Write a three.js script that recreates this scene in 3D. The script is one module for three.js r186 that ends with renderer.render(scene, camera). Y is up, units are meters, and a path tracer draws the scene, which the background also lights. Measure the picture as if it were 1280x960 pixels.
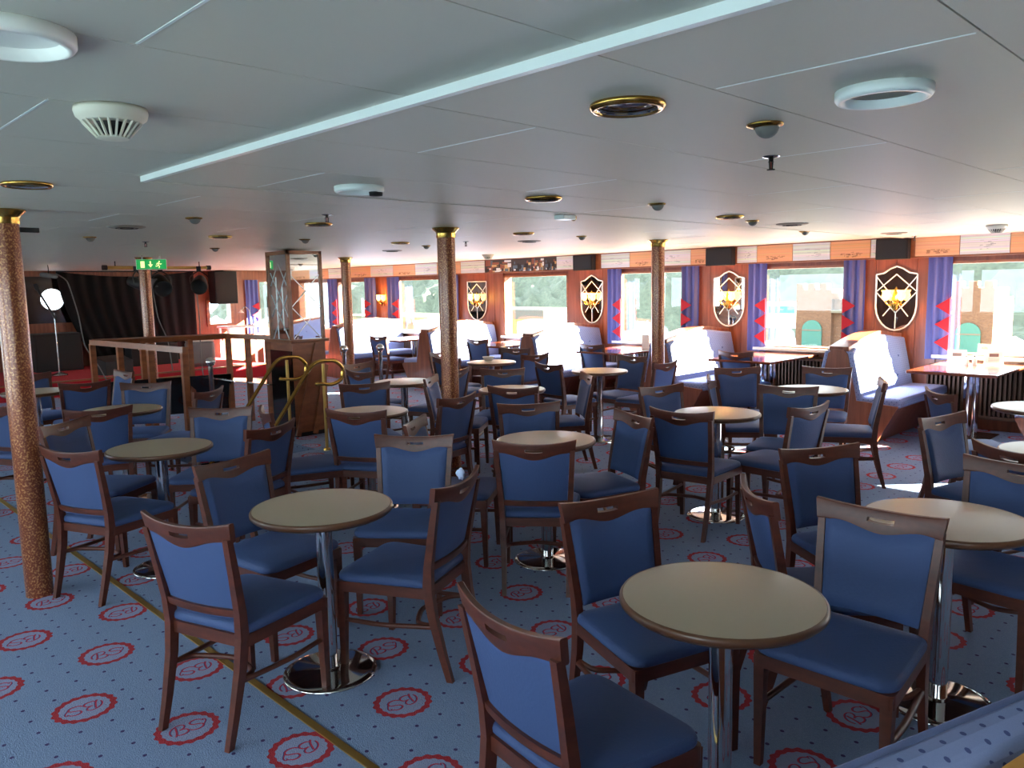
import * as THREE from 'three';
import { mergeGeometries } from 'three/addons/utils/BufferGeometryUtils.js';
import { RoundedBoxGeometry } from 'three/addons/geometries/RoundedBoxGeometry.js';
import { ImprovedNoise } from 'three/addons/math/ImprovedNoise.js';

// ---------------------------------------------------------------- camera, sky, sun, exposure
const scene = new THREE.Scene();
const camera = new THREE.PerspectiveCamera(51.8, 4 / 3, 0.05, 400);
camera.position.set(0, 1.66, 0);
camera.rotation.order = 'YXZ';
camera.rotation.set(-7.1 * Math.PI / 180, -44.6 * Math.PI / 180, -1.15 * Math.PI / 180);
const renderer = new THREE.WebGLRenderer({ antialias: true });
renderer.toneMapping = THREE.LinearToneMapping;
renderer.toneMappingExposure = 3.9;
renderer.shadowMap.enabled = true;
scene.background = new THREE.Color().setRGB(2.2, 2.5, 2.85);
const sun = new THREE.DirectionalLight(new THREE.Color().setRGB(1, 0.88, 0.7), 88);
sun.position.set(40, 22, 32.8); sun.target.position.set(0, 0, 0);
sun.castShadow = true;
sun.shadow.mapSize.set(4096, 4096);
Object.assign(sun.shadow.camera, { left: -25, right: 25, top: 25, bottom: -25, near: 1, far: 120 });
scene.add(sun, sun.target);

// ---------------------------------------------------------------- helpers
let seed = 12345;
const rnd = () => { seed = (seed * 1664525 + 1013904223) >>> 0; return seed / 4294967296; };
const R = (d) => d * Math.PI / 180;
const V = (x, y, z) => new THREE.Vector3(x, y, z);
const taken = {};
function numbered(name) { const n = taken[name] = (taken[name] ?? -1) + 1; return n ? name + '_' + String(n).padStart(3, '0') : name; }
function part(name, geos, mat, parent) {
  const g = Array.isArray(geos) ? (geos.length > 1 ? merge(geos) : geos[0]) : geos;
  const m = new THREE.Mesh(g, mat); m.name = name; m.castShadow = m.receiveShadow = true; parent.add(m); return m;
}
function merge(list) {
  return mergeGeometries(list.map((g) => { const q = g.index ? g.toNonIndexed() : g.clone(); for (const k of Object.keys(q.attributes)) if (!['position', 'normal', 'uv'].includes(k)) q.deleteAttribute(k); return q; }));
}
function thing(name, label, category, pos = [0, 0, 0], turn = 0, group) {
  const o = new THREE.Group(); o.name = numbered(name); o.position.set(...pos); o.rotation.y = turn;
  o.userData = { label, category }; if (group) o.userData.group = group;
  scene.add(o); return o;
}
function copy(src, pos, turn, label, group) {
  const o = src.clone(); o.name = numbered(src.name.replace(/_\d{3}$/, '')); o.userData = { ...src.userData };
  o.position.set(...pos); o.rotation.set(0, turn, 0); if (label) o.userData.label = label; if (group) o.userData.group = group;
  scene.add(o); return o;
}
function structure(name, label, category) { const o = new THREE.Group(); o.name = name; o.userData = { kind: 'structure', label, category }; scene.add(o); return o; }
// a box from min to max corner, uv in metres
function bx(x0, x1, y0, y1, z0, z1) { const g = new THREE.BoxGeometry(x1 - x0, y1 - y0, z1 - z0); g.translate((x0 + x1) / 2, (y0 + y1) / 2, (z0 + z1) / 2); return muv(g); }
function rb(w, h, d, r, x = 0, y = 0, z = 0, seg = 2) { const g = new RoundedBoxGeometry(w, h, d, seg, r); g.translate(x, y, z); return g; }
function muv(g, s = 1) {   // metre uv by dominant normal
  const q = g.index ? g.toNonIndexed() : g, p = q.attributes.position, n = q.attributes.normal, uv = new Float32Array(p.count * 2);
  for (let i = 0; i < p.count; i++) {
    const a = Math.abs(n.getX(i)), b = Math.abs(n.getY(i)), c = Math.abs(n.getZ(i));
    let u, v;
    if (b >= a && b >= c) { u = p.getX(i); v = p.getZ(i); } else if (a >= c) { u = p.getZ(i); v = p.getY(i); } else { u = p.getX(i); v = p.getY(i); }
    uv[2 * i] = u * s; uv[2 * i + 1] = v * s;
  }
  q.setAttribute('uv', new THREE.BufferAttribute(uv, 2)); return q;
}
const cyl = (r0, r1, h, y, seg = 24, x = 0, z = 0) => { const g = new THREE.CylinderGeometry(r1, r0, h, seg); g.translate(x, y + h / 2, z); return g; };
const lathe = (pts, seg = 32) => new THREE.LatheGeometry(pts.map(([r, y]) => new THREE.Vector2(r, y)), seg);
const tube = (pts, r, seg = 24, rad = 8) => new THREE.TubeGeometry(new THREE.CatmullRomCurve3(pts.map((p) => V(...p)), false, 'catmullrom', 0.3), seg, r, rad, false);
const sph = (r, x, y, z, w = 16, h = 12) => { const g = new THREE.SphereGeometry(r, w, h); g.translate(x, y, z); return g; };
function bar(a, b, w, d) { // square bar between two points
  const A = V(...a), B = V(...b), L = A.distanceTo(B), g = new THREE.BoxGeometry(w, L, d);
  g.applyQuaternion(new THREE.Quaternion().setFromUnitVectors(V(0, 1, 0), B.clone().sub(A).normalize())); g.translate((A.x + B.x) / 2, (A.y + B.y) / 2, (A.z + B.z) / 2); return muv(g);
}
function sweepPost(rows) { // rows [x,y,z,w,d]: rectangular section, mostly vertical post
  const pos = []; const ring = rows.map(([x, y, z, w, d]) => [[x - w / 2, y, z - d / 2], [x + w / 2, y, z - d / 2], [x + w / 2, y, z + d / 2], [x - w / 2, y, z + d / 2]]);
  const quad = (a, b, c, d) => pos.push(...a, ...b, ...c, ...a, ...c, ...d);
  for (let i = 0; i < ring.length - 1; i++) for (let k = 0; k < 4; k++) { const j = (k + 1) % 4; quad(ring[i][k], ring[i + 1][k], ring[i + 1][j], ring[i][j]); }
  const t = ring[ring.length - 1], b = ring[0]; quad(t[3], t[2], t[1], t[0]); quad(b[0], b[1], b[2], b[3]);
  const g = new THREE.BufferGeometry(); g.setAttribute('position', new THREE.Float32BufferAttribute(pos, 3)); g.computeVertexNormals(); return muv(g);
}
function poly(pts, depth, bevel = 0, holes = []) {
  const s = new THREE.Shape(pts.map(([x, y]) => new THREE.Vector2(x, y)));
  for (const h of holes) s.holes.push(new THREE.Path(h.map(([x, y]) => new THREE.Vector2(x, y))));
  return new THREE.ExtrudeGeometry(s, { depth, bevelEnabled: bevel > 0, bevelSize: bevel, bevelThickness: bevel, bevelSegments: 3, steps: 1 });
}
function roundPoly(pts, r, n = 5) { // polygon with rounded corners as points
  const out = [];
  for (let i = 0; i < pts.length; i++) {
    const p = new THREE.Vector2(...pts[i]), a = new THREE.Vector2(...pts[(i + pts.length - 1) % pts.length]), b = new THREE.Vector2(...pts[(i + 1) % pts.length]);
    const rr = Array.isArray(r) ? r[i] : r;
    const s = p.clone().add(a.clone().sub(p).setLength(rr)), e = p.clone().add(b.clone().sub(p).setLength(rr));
    for (let k = 0; k <= n; k++) { const t = k / n, u = 1 - t; out.push([u * u * s.x + 2 * u * t * p.x + t * t * e.x, u * u * s.y + 2 * u * t * p.y + t * t * e.y]); }
  }
  return out;
}

// a curved board: grid of nu x nv cells, at(u, v, side) gives points of the front (side 1) and back (side 0); absent cells become slots
function slab(nu, nv, at, absent = () => false) {
  const faces = [];
  for (const side of [1, 0]) {
    const pos = [], idx = [];
    for (let j = 0; j <= nv; j++) for (let i = 0; i <= nu; i++) pos.push(...at(i / nu, j / nv, side, i, j));
    for (let j = 0; j < nv; j++) for (let i = 0; i < nu; i++) { if (absent(i, j)) continue; const a = j * (nu + 1) + i, b = a + 1, c = a + nu + 1, d = c + 1; if (side) idx.push(a, b, d, a, d, c); else idx.push(a, d, b, a, c, d); }
    const g = new THREE.BufferGeometry(); g.setAttribute('position', new THREE.Float32BufferAttribute(pos, 3)); g.setIndex(idx); g.computeVertexNormals(); faces.push(g.toNonIndexed());
  }
  const pos = [], gone = (i, j) => i < 0 || j < 0 || i >= nu || j >= nv || absent(i, j), A = (i, j, s) => at(i / nu, j / nv, s, i, j);
  const wall = (i0, j0, i1, j1) => { const a = A(i0, j0, 1), b = A(i1, j1, 1), c = A(i1, j1, 0), d = A(i0, j0, 0); pos.push(...a, ...d, ...c, ...a, ...c, ...b); };
  for (let j = 0; j < nv; j++) for (let i = 0; i < nu; i++) { if (absent(i, j)) continue; if (gone(i, j - 1)) wall(i, j, i + 1, j); if (gone(i + 1, j)) wall(i + 1, j, i + 1, j + 1); if (gone(i, j + 1)) wall(i + 1, j + 1, i, j + 1); if (gone(i - 1, j)) wall(i, j + 1, i, j); }
  const g = new THREE.BufferGeometry(); g.setAttribute('position', new THREE.Float32BufferAttribute(pos, 3)); g.computeVertexNormals(); faces.push(g);
  for (const q of faces) q.setAttribute('uv', new THREE.Float32BufferAttribute(new Float32Array(q.attributes.position.count * 2), 2));
  return muv(mergeGeometries(faces));
}

// ---------------------------------------------------------------- textures
const P = new ImprovedNoise();
const fbm = (x, y, z = 0, o = 4) => { let s = 0, a = 0.5, f = 1; for (let i = 0; i < o; i++) { s += a * P.noise(x * f, y * f, z + i * 7.3); a *= 0.5; f *= 2; } return s; };
function dataTex(w, h, fn, srgb = true) {
  const d = new Uint8Array(w * h * 4);
  for (let y = 0; y < h; y++) for (let x = 0; x < w; x++) { const c = fn(x / w, y / h, x, y), i = 4 * (y * w + x); d[i] = Math.max(0, Math.min(255, c[0])); d[i + 1] = Math.max(0, Math.min(255, c[1])); d[i + 2] = Math.max(0, Math.min(255, c[2])); d[i + 3] = 255; }
  const t = new THREE.DataTexture(d, w, h); t.wrapS = t.wrapT = THREE.RepeatWrapping; t.magFilter = THREE.LinearFilter; t.minFilter = THREE.LinearMipmapLinearFilter; t.generateMipmaps = true;
  if (srgb) t.colorSpace = THREE.SRGBColorSpace; t.needsUpdate = true; return t;
}
function canvasTex(w, h, draw) {
  const c = document.createElement('canvas'); c.width = w; c.height = h; draw(c.getContext('2d'), w, h);
  const t = new THREE.CanvasTexture(c); t.colorSpace = THREE.SRGBColorSpace; t.wrapS = t.wrapT = THREE.RepeatWrapping; t.magFilter = THREE.LinearFilter; t.anisotropy = 8; return t;
}
// tileable 2d noise through a torus blend
const tile = (f, u, v) => { const a = f(u, v), b = f(u - 1, v), c = f(u, v - 1), d = f(u - 1, v - 1); return (a * (1 - u) + b * u) * (1 - v) + (c * (1 - u) + d * u) * v; };
const grainTex = (c0, c1, nx, ny, k = 1.3) => dataTex(512, 512, (u, v) => {
  const n = tile((a, b) => fbm(a * nx, b * ny, 1.7, 5), u, v) * k + tile((a, b) => P.noise(a * nx * 7, b * ny * 1.5, 5), u, v) * 0.22, t = Math.max(0, Math.min(1, 0.5 + n));
  return c0.map((c, i) => c + (c1[i] - c) * t);
});
const texWall = grainTex([110, 58, 38], [154, 90, 62], 26, 2);
const texDark = grainTex([66, 29, 18], [108, 50, 31], 5, 18);
const texRail = grainTex([120, 66, 34], [165, 98, 56], 4, 20);
const texTable = grainTex([92, 40, 24], [128, 62, 38], 3, 22);
const texPillar = dataTex(512, 512, (u, v) => {
  const n = tile((a, b) => fbm(a * 56, b * 56, 3, 3), u, v), big = tile((a, b) => fbm(a * 5, b * 3, 9, 3), u, v), s = Math.max(0, Math.min(1, (n + big * 0.25 + 0.02) * 6));
  return [124 + 66 * s, 62 + 72 * s, 38 + 46 * s];
});
const carpetW = 0.4565, carpetH = 0.9054;
const texCarpet = canvasTex(1024, 2048, (g, w, h) => {
  const s = w / carpetW;
  g.fillStyle = '#788bac'; g.fillRect(0, 0, w, h);
  for (let i = 0; i < 70000; i++) { const a = rnd(); g.fillStyle = a < 0.5 ? 'rgba(60,84,130,0.20)' : 'rgba(190,206,230,0.16)'; g.fillRect(rnd() * w, rnd() * h, 2 + rnd() * 4, 2 + rnd() * 4); }
  const medal = (mx, my, flip) => {
    g.save(); g.translate(mx, my); if (flip) g.rotate(Math.PI);
    g.fillStyle = '#a2222f'; g.beginPath();
    for (let i = 0; i <= 180; i++) { const t = i / 180 * Math.PI * 2, r = (0.117 + 0.0042 * Math.sin(t * 18)) * s; g.lineTo(r * Math.cos(t), r * Math.sin(t)); }
    g.fill();
    g.fillStyle = '#8990b0'; g.beginPath();
    for (let i = 0; i <= 180; i++) { const t = i / 180 * Math.PI * 2, r = (0.0925 + 0.0022 * Math.sin(t * 18 + 1.5)) * s; g.lineTo(r * Math.cos(t), r * Math.sin(t)); }
    g.fill();
    // script letters B S
    const k = s * 0.001; g.lineCap = 'round'; g.lineJoin = 'round';
    const stroke = (col, wd, ...c) => { g.strokeStyle = col; g.lineWidth = wd * k; g.beginPath(); g.moveTo(c[0] * k, c[1] * k); for (let i = 2; i < c.length; i += 6) g.bezierCurveTo(c[i] * k, c[i + 1] * k, c[i + 2] * k, c[i + 3] * k, c[i + 4] * k, c[i + 5] * k); g.stroke(); };
    for (const [col, dx, dy, wd] of [['#2c2f63', 2.5, 2.5, 5], ['#b02a45', 0, 0, 6.5]]) {
      const T = (...c) => c.map((v, i) => v + (i % 2 ? dy : dx));
      stroke(col, wd, ...T(-34, -30, -40, -5, -44, 18, -56, 32));
      stroke(col, wd * 0.8, ...T(-66, 14, -72, -20, -40, -44, -16, -40, 4, -36, 2, -8, -28, -3));
      stroke(col, wd, ...T(-28, -3, 4, -6, 6, 32, -24, 34, -38, 35, -46, 30, -48, 24));
      stroke(col, wd, ...T(60, -24, 50, -44, 14, -38, 18, -18, 22, 2, 62, 0, 54, 22, 46, 42, 8, 40, 4, 22));
      stroke(col, wd * 0.6, ...T(54, 22, 66, 6, 76, -2, 74, -16, 72, -26, 62, -20, 64, -12));
    }
    g.restore();
  };
  for (const ox of [0, w]) for (const oy of [0, h]) medal(ox, oy, false);
  medal(w / 2, h / 2, true);
  // small woven dots
  g.fillStyle = '#3a2c5e';
  for (let i = 0; i < 4; i++) for (let j = 0; j < 8; j++) {
    const x = (0.1 + i * 0.25) * w, y = (0.95 - j * 0.125) * h;
    const near = [[0, 0], [w, 0], [0, h], [w, h], [w / 2, h / 2]].some(([a, b]) => Math.hypot(x - a, y - b) < 0.122 * s);
    if (!near) { g.beginPath(); g.ellipse(x, y, 0.0075 * s, 0.0085 * s, 0.4, 0, 7); g.fill(); }
  }
});
texCarpet.repeat.set(1 / carpetW, 1 / carpetH);
texCarpet.offset.set(-1.097 / carpetW, -4.736 / carpetH);
const bumpFine = dataTex(256, 256, () => { const n = rnd() * 255; return [n, n, n]; }, false);
const carpetBump = bumpFine.clone(); carpetBump.repeat.set(2.2, 2.2);
const texBench = dataTex(128, 128, (u, v) => { const d1 = Math.hypot((u - 0.25) * 1, v - 0.25), d2 = Math.hypot(u - 0.75, v - 0.75), n = rnd() * 14 - 7, k = d1 < 0.1 || d2 < 0.1; return k ? [74 + n, 84 + n, 132 + n] : [134 + n, 146 + n, 188 + n]; });
texBench.repeat.set(22, 22);
const texBrick = dataTex(512, 512, (u, v, x, y) => { const row = Math.floor(v * 64), o = (row % 2) * 0.5, bu = (u * 24 + o) % 1, bv = (v * 64) % 1, id = Math.sin(row * 12.9 + Math.floor(u * 24 + o) * 78.2) * 43758.5, t = id - Math.floor(id), m = bu < 0.06 || bv < 0.12; return m ? [196, 184, 166] : [158 + 44 * t, 112 + 40 * t, 88 + 34 * t]; });
const texHill = dataTex(512, 512, (u, v) => { const n = tile((a, b) => fbm(a * 30, b * 30, 2, 5), u, v), m = tile((a, b) => fbm(a * 6, b * 6, 6, 3), u, v); const t = 0.5 + n * 0.9 + m * 0.7; return [54 + 38 * t, 60 + 38 * t, 50 + 32 * t]; });
texHill.repeat.set(1 / 14, 1 / 14);

// ---------------------------------------------------------------- materials
const std = (o) => new THREE.MeshStandardMaterial(o);
const phy = (o) => new THREE.MeshPhysicalMaterial(o);
const M = {
  carpet: std({ map: texCarpet, roughness: 1, bumpMap: carpetBump, bumpScale: 0.003 }),
  ceil: std({ color: '#c6c2b6', roughness: 0.55 }),
  seam: std({ color: '#55565a', roughness: 0.8 }),
  whiteTrim: std({ color: '#dfe6e6', roughness: 0.35 }),
  wall: phy({ map: texWall, roughness: 0.38, clearcoat: 0.25, clearcoatRoughness: 0.25 }),
  wood: phy({ map: texDark, roughness: 0.48, clearcoat: 0.2, clearcoatRoughness: 0.3 }),
  rail: phy({ map: texRail, roughness: 0.35, clearcoat: 0.5, clearcoatRoughness: 0.2 }),
  shell: phy({ map: texWall, roughness: 0.35, clearcoat: 0.5, clearcoatRoughness: 0.15 }),
  tableWood: phy({ map: texTable, roughness: 0.22, clearcoat: 0.9, clearcoatRoughness: 0.06 }),
  seat: phy({ color: '#3a4f7c', roughness: 0.7, sheen: 0.7, sheenRoughness: 0.45, sheenColor: new THREE.Color('#6f8fd0'), bumpMap: bumpFine, bumpScale: 0.0006 }),
  laminate: std({ color: '#b3a58c', roughness: 0.36 }),
  edge: phy({ color: '#63402a', roughness: 0.35, clearcoat: 0.3 }),
  chrome: std({ color: '#d4d4d2', metalness: 1, roughness: 0.07 }),
  steel: std({ color: '#b9bbbb', metalness: 1, roughness: 0.25 }),
  brass: std({ color: '#c9a052', metalness: 1, roughness: 0.2 }),
  brassOld: std({ color: '#c8a560', metalness: 1, roughness: 0.48 }),
  pillar: phy({ map: texPillar, roughness: 0.35, metalness: 0.25, clearcoat: 0.5, clearcoatRoughness: 0.15 }),
  black: std({ color: '#0f0f11', roughness: 0.6 }),
  gloss: phy({ color: '#100d0d', roughness: 0.12, clearcoat: 0.6, clearcoatRoughness: 0.05 }),
  speaker: std({ color: '#221e1e', roughness: 0.85 }),
  drape: std({ color: '#070608', roughness: 1, side: THREE.DoubleSide }),
  curtain: std({ color: '#5a629e', roughness: 0.9, side: THREE.DoubleSide }),
  red: std({ color: '#a81f2e', roughness: 0.9, side: THREE.DoubleSide }),
  stage: std({ color: '#b3202c', roughness: 1, bumpMap: carpetBump, bumpScale: 0.003 }),
  bench: std({ map: texBench, roughness: 0.95 }),
  button: std({ color: '#5d6796', roughness: 0.9 }),
  glass: phy({ color: '#f4f8f6', roughness: 0, transmission: 1, thickness: 0, ior: 1.45 }),
  mirror: std({ color: '#e8ebea', metalness: 1, roughness: 0.02 }),
  bevel: std({ color: '#f2f4f2', metalness: 0.4, roughness: 0.25 }),
  grille: std({ color: '#5c4334', roughness: 0.5, metalness: 0.3 }),
  white: std({ color: '#efeee8', roughness: 0.4 }),
  cream: std({ color: '#d9d3c2', roughness: 0.5 }),
  vent: std({ color: '#8f877c', roughness: 0.6 }),
  lamp: std({ color: '#ffdf9c', roughness: 0.4, emissive: '#ffb84a', emissiveIntensity: 2.2 }),
  green: std({ color: '#0c7c3c', roughness: 0.4, emissive: '#0fae4e', emissiveIntensity: 0.5 }),
  grey: std({ color: '#6b6a68', roughness: 0.6 }),
  tread: std({ color: '#8f6a3c', roughness: 0.4 }),
};
for (const [k, s] of [['wall', 0.9], ['rail', 0.8], ['wood', 1.6], ['shell', 0.9], ['tableWood', 0.9]]) M[k].map.repeat.set(s, s);
// ---------------------------------------------------------------- room shell
const XL = -1.45, XR = 9.6, ZF = -17, ZB = 5, CEIL = 2.11;
{
  const o = structure('floor', 'blue carpet with red ring medallions and dark dots', 'floor');
  const s = new THREE.Shape([[XL - 0.2, -ZB - 0.2], [XR + 0.2, -ZB - 0.2], [XR + 0.2, -ZF + 0.2], [XL - 0.2, -ZF + 0.2]].map(([x, y]) => new THREE.Vector2(x, y)));
  s.holes.push(new THREE.Path([[3.05, 7.25], [4.25, 7.25], [4.25, 8.05], [3.05, 8.05]].map(([x, y]) => new THREE.Vector2(x, y))));
  const g = new THREE.ExtrudeGeometry(s, { depth: 0.12, bevelEnabled: false }); g.rotateX(-Math.PI / 2); g.translate(0, -0.12, 0);
  const q = muv(g), uv = q.attributes.uv; for (let i = 0; i < uv.count; i++) uv.setY(i, -uv.getY(i));
  part('carpet', q, M.carpet, o);
}
{ // stairwell below the floor
  const o = structure('trim_9', 'dark stairwell shaft with timber treads going below deck', 'stairwell');
  part('shaft', [bx(2.95, 3.05, -1.9, -0.005, -8.15, -7.15), bx(4.25, 4.35, -1.9, -0.125, -8.15, -7.15), bx(3.05, 4.25, -1.9, -0.125, -8.15, -8.05), bx(3.05, 4.25, -1.9, -0.125, -7.25, -7.15), bx(2.95, 4.35, -2, -1.9, -8.15, -7.15)], M.gloss, o);
  for (let i = 0; i < 6; i++) part('tread', bx(4.05 - i * 0.2, 4.25 - i * 0.2, -0.24 - i * 0.22, -0.2 - i * 0.22, -8.05, -7.25), M.tread, o);
}
{ // ceiling of long panels, staggered joints, a lowered field edged by a pale strip
  const o = structure('ceiling', 'pale grey panelled ceiling with fine joints', 'ceiling');
  part('deck', bx(XL - 0.2, XR + 0.2, CEIL + 0.03, CEIL + 0.15, ZF - 0.2, ZB + 0.2), M.seam, o);
  const PW = 0.5475, Z0 = -0.455, XE = 1.205, ZE = -3.25, gap = 0.002;
  const panel = (x0, x1, z0, z1, y) => { if (x1 - x0 > 0.03 && z1 - z0 > 0.03) part('ceiling_panel', bx(x0 + gap, x1 - gap, y, y + 0.025, z0 + gap, z1 - gap), M.ceil, o); };
  for (let k = -9; k < 31; k++) {
    const z1 = Math.min(Z0 - k * PW, ZB), z0 = Math.max(Z0 - (k + 1) * PW, ZF); if (z1 - z0 < 0.03) continue;
    const off = k % 2 ? 0.58 : 1.65, xs = [XL];
    for (let x = off - 2.14 * 3; x < XR; x += 2.14) if (x > XL + 0.1 && x < XR - 0.1) xs.push(x);
    xs.push(XR);
    for (let i = 0; i + 1 < xs.length; i++) {
      const a = xs[i], b = xs[i + 1], low0 = Math.max(z0, ZE);
      if (low0 >= z1 || b <= XE) panel(a, b, z0, z1, CEIL);
      else {
        if (z0 < ZE) panel(a, b, z0, ZE, CEIL);
        if (a < XE) panel(a, XE, low0, z1, CEIL);
        panel(Math.max(a, XE + 0.012), b, low0, z1, CEIL - 0.015);
      }
      if (i && z0 > -6 && !(z0 < ZE && z1 > ZE && a > XE)) part('joint_strip', bx(a - 0.003, a + 0.003, (low0 < z1 && a > XE ? CEIL - 0.015 : CEIL) - 0.0012, CEIL + 0.02, z0 + 0.01, z1 - 0.01), M.whiteTrim, o);
    }
  }
  part('edge_strip', bx(XE - 0.008, XE + 0.012, CEIL - 0.022, CEIL + 0.02, ZE, ZB), M.whiteTrim, o);
  part('edge_strip', bx(XE, XR, CEIL - 0.019, CEIL + 0.02, ZE - 0.01, ZE), M.ceil, o);
}
// window and pier layout of the starboard wall (z from bow to stern)
const WY0 = 0.8, WY1 = 1.83;
const winS = [[-16.6, -15.3], [-15.1, -13.75], [-13.05, -11.25], [-9.88, -8.4], [-7.45, -6.05], [-5.12, -3.85], [-2.95, -1.45], [-0.65, 0.8], [1.6, 3.0]];
const winP = [[-16.6, -15.2], [-14.9, -13.1], [-12.8, -10.9], [-10.6, -8.05], [-6.55, -4.4], [-4.1, -2.1], [-1.85, 0.2], [0.45, 2.4], [2.7, 4.3]];
function sideWall(name, x, dir, wins, label) {
  const o = structure(name, label, 'wall'), x0 = x, x1 = x + dir * 0.16, a = Math.min(x0, x1), b = Math.max(x0, x1);
  part('lower_wall', bx(a, b, -0.12, WY0, ZF, ZB), M.wall, o);
  part('upper_wall', bx(a, b, WY1, CEIL + 0.1, ZF, ZB), M.wall, o);
  let z = ZF; for (const [p, q] of [...wins, [ZB, ZB]]) { if (p - z > 0.01) part('pier', bx(a, b, WY0, WY1, z, p), M.wall, o); z = q; }
  return o;
}
sideWall('wall_right', XR, 1, winS, 'mahogany panelled side wall pierced by a row of large windows');
sideWall('wall_left', XL, -1, winP, 'panelled side wall with windows beside the viewer');
{
  const o = structure('wall_back', 'plain wood panelled wall at the end opposite the stage', 'wall');
  part('panelling', bx(XL - 0.16, XR + 0.16, -0.12, CEIL + 0.1, ZB, ZB + 0.16), M.wall, o);
}
// bow wall with a porthole and a small rectangular window
{
  const o = structure('wall_front', 'mahogany panelled wall behind the stage', 'wall');
  const s = new THREE.Shape([[XL - 0.16, -0.12], [XR + 0.16, -0.12], [XR + 0.16, CEIL + 0.1], [XL - 0.16, CEIL + 0.1]].map(([x, y]) => new THREE.Vector2(x, y)));
  const hole = new THREE.Path(); hole.absarc(4.45, 1.57, 0.21, 0, Math.PI * 2, true); s.holes.push(hole);
  s.holes.push(new THREE.Path([[7.5, 0.95], [7.98, 0.95], [7.98, 1.42], [7.5, 1.42]].map(([x, y]) => new THREE.Vector2(x, y))));
  s.holes.push(new THREE.Path([[8.72, 0.75], [9.3, 0.75], [9.3, 1.85], [8.72, 1.85]].map(([x, y]) => new THREE.Vector2(x, y))));
  const g = new THREE.ExtrudeGeometry(s, { depth: 0.16, bevelEnabled: false, curveSegments: 32 }); g.translate(0, 0, ZF - 0.16);
  part('panelling', muv(g), M.wall, o);
  const w1 = structure('window_10', 'round porthole in a dark square frame beside the stage', 'window');
  const fs = new THREE.Shape([[3.98, 1.12], [4.86, 1.12], [4.86, 2.0], [3.98, 2.0]].map(([x, y]) => new THREE.Vector2(x, y))); const fh = new THREE.Path(); fh.absarc(4.45, 1.57, 0.2, 0, Math.PI * 2, true); fs.holes.push(fh);
  const fg = new THREE.ExtrudeGeometry(fs, { depth: 0.04, bevelEnabled: false, curveSegments: 32 }); fg.translate(0, 0, ZF + 0.001); part('window_frame', fg, M.gloss, w1);
  const pg = new THREE.CylinderGeometry(0.209, 0.209, 0.006, 32); pg.rotateX(Math.PI / 2); pg.translate(4.45, 1.57, ZF - 0.06); part('pane', pg, M.glass, w1);
  const w2 = structure('window_11', 'small rectangular window below the hanging black speaker', 'window');
  part('window_frame', [bx(7.44, 7.5, 0.9, 1.47, ZF, ZF + 0.05), bx(7.98, 8.04, 0.9, 1.47, ZF, ZF + 0.05), bx(7.5, 7.98, 0.9, 0.95, ZF, ZF + 0.05), bx(7.5, 7.98, 1.42, 1.47, ZF, ZF + 0.05)], M.rail, w2);
  part('pane', bx(7.5, 7.98, 0.95, 1.42, ZF - 0.08, ZF - 0.074), M.glass, w2);
  const w3 = structure('window_12', 'tall bright window in the corner beside the stage', 'window');
  part('pane', bx(8.72, 9.3, 0.75, 1.85, ZF - 0.08, ZF - 0.074), M.glass, w3);
}
// windows: frame, sill, pane
function sideWindow(n, x, dir, [z0, z1], label) {
  const o = structure('window_' + n, label, 'window'), X = (a, b) => [Math.min(x + dir * a, x + dir * b), Math.max(x + dir * a, x + dir * b)];
  const F = (a, b, y0, y1, p, q) => bx(...X(a, b), y0, y1, p, q);
  part('window_frame', [F(-0.02, 0.15, WY1 - 0.03, WY1, z0, z1), F(-0.02, 0.15, WY0, WY0 + 0.02, z0, z1), F(-0.02, 0.15, WY0, WY1, z0, z0 + 0.03), F(-0.02, 0.15, WY0, WY1, z1 - 0.03, z1)], M.rail, o);
  part('window_sill', F(-0.09, 0.02, WY0 - 0.035, WY0, z0 - 0.02, z1 + 0.02), M.cream, o);
  part('pane', F(0.1, 0.106, WY0 + 0.02, WY1 - 0.03, z0 + 0.03, z1 - 0.03), M.glass, o);
}
const winLabels = ['foremost side window beside the stage corner', 'side window behind the slim far pillar', 'side window left of the shield mirror beside the lamp post, with zigzag curtains', 'bare side window between two mirrors without curtains', 'side window behind the pillar near the booths', 'side window showing the round-arched brick gatehouse and white sign', 'side window above the booth table with card holders', 'side window next to the last booth', 'rearmost side window'];
winS.forEach((w, i) => sideWindow(i + 1, XR, 1, w, winLabels[i]));
winP.forEach((w, i) => sideWindow(i + 20, XL, -1, w, 'port side window number ' + ['one', 'two', 'three', 'four', 'five', 'six', 'seven', 'eight', 'nine'][i] + ' from the stage'));
// pier facing panels with fine vertical joints, and the radiators below the windows
{
  const o = structure('trim_1', 'upright mahogany facing boards between the windows', 'panelling');
  for (const [a, b] of [[-3.85, -2.95], [-6.05, -5.12], [-8.4, -7.45], [-11.25, -9.88], [-13.75, -13.05]]) {
    const n = Math.round((b - a) / 0.24), w = (b - a) / n;
    for (let i = 0; i < n; i++) part('board', bx(XR - 0.022, XR - 0.001, 0.02, 1.88, a + i * w + 0.0025, a + (i + 1) * w - 0.0025), M.wall, o);
  }
}
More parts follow.
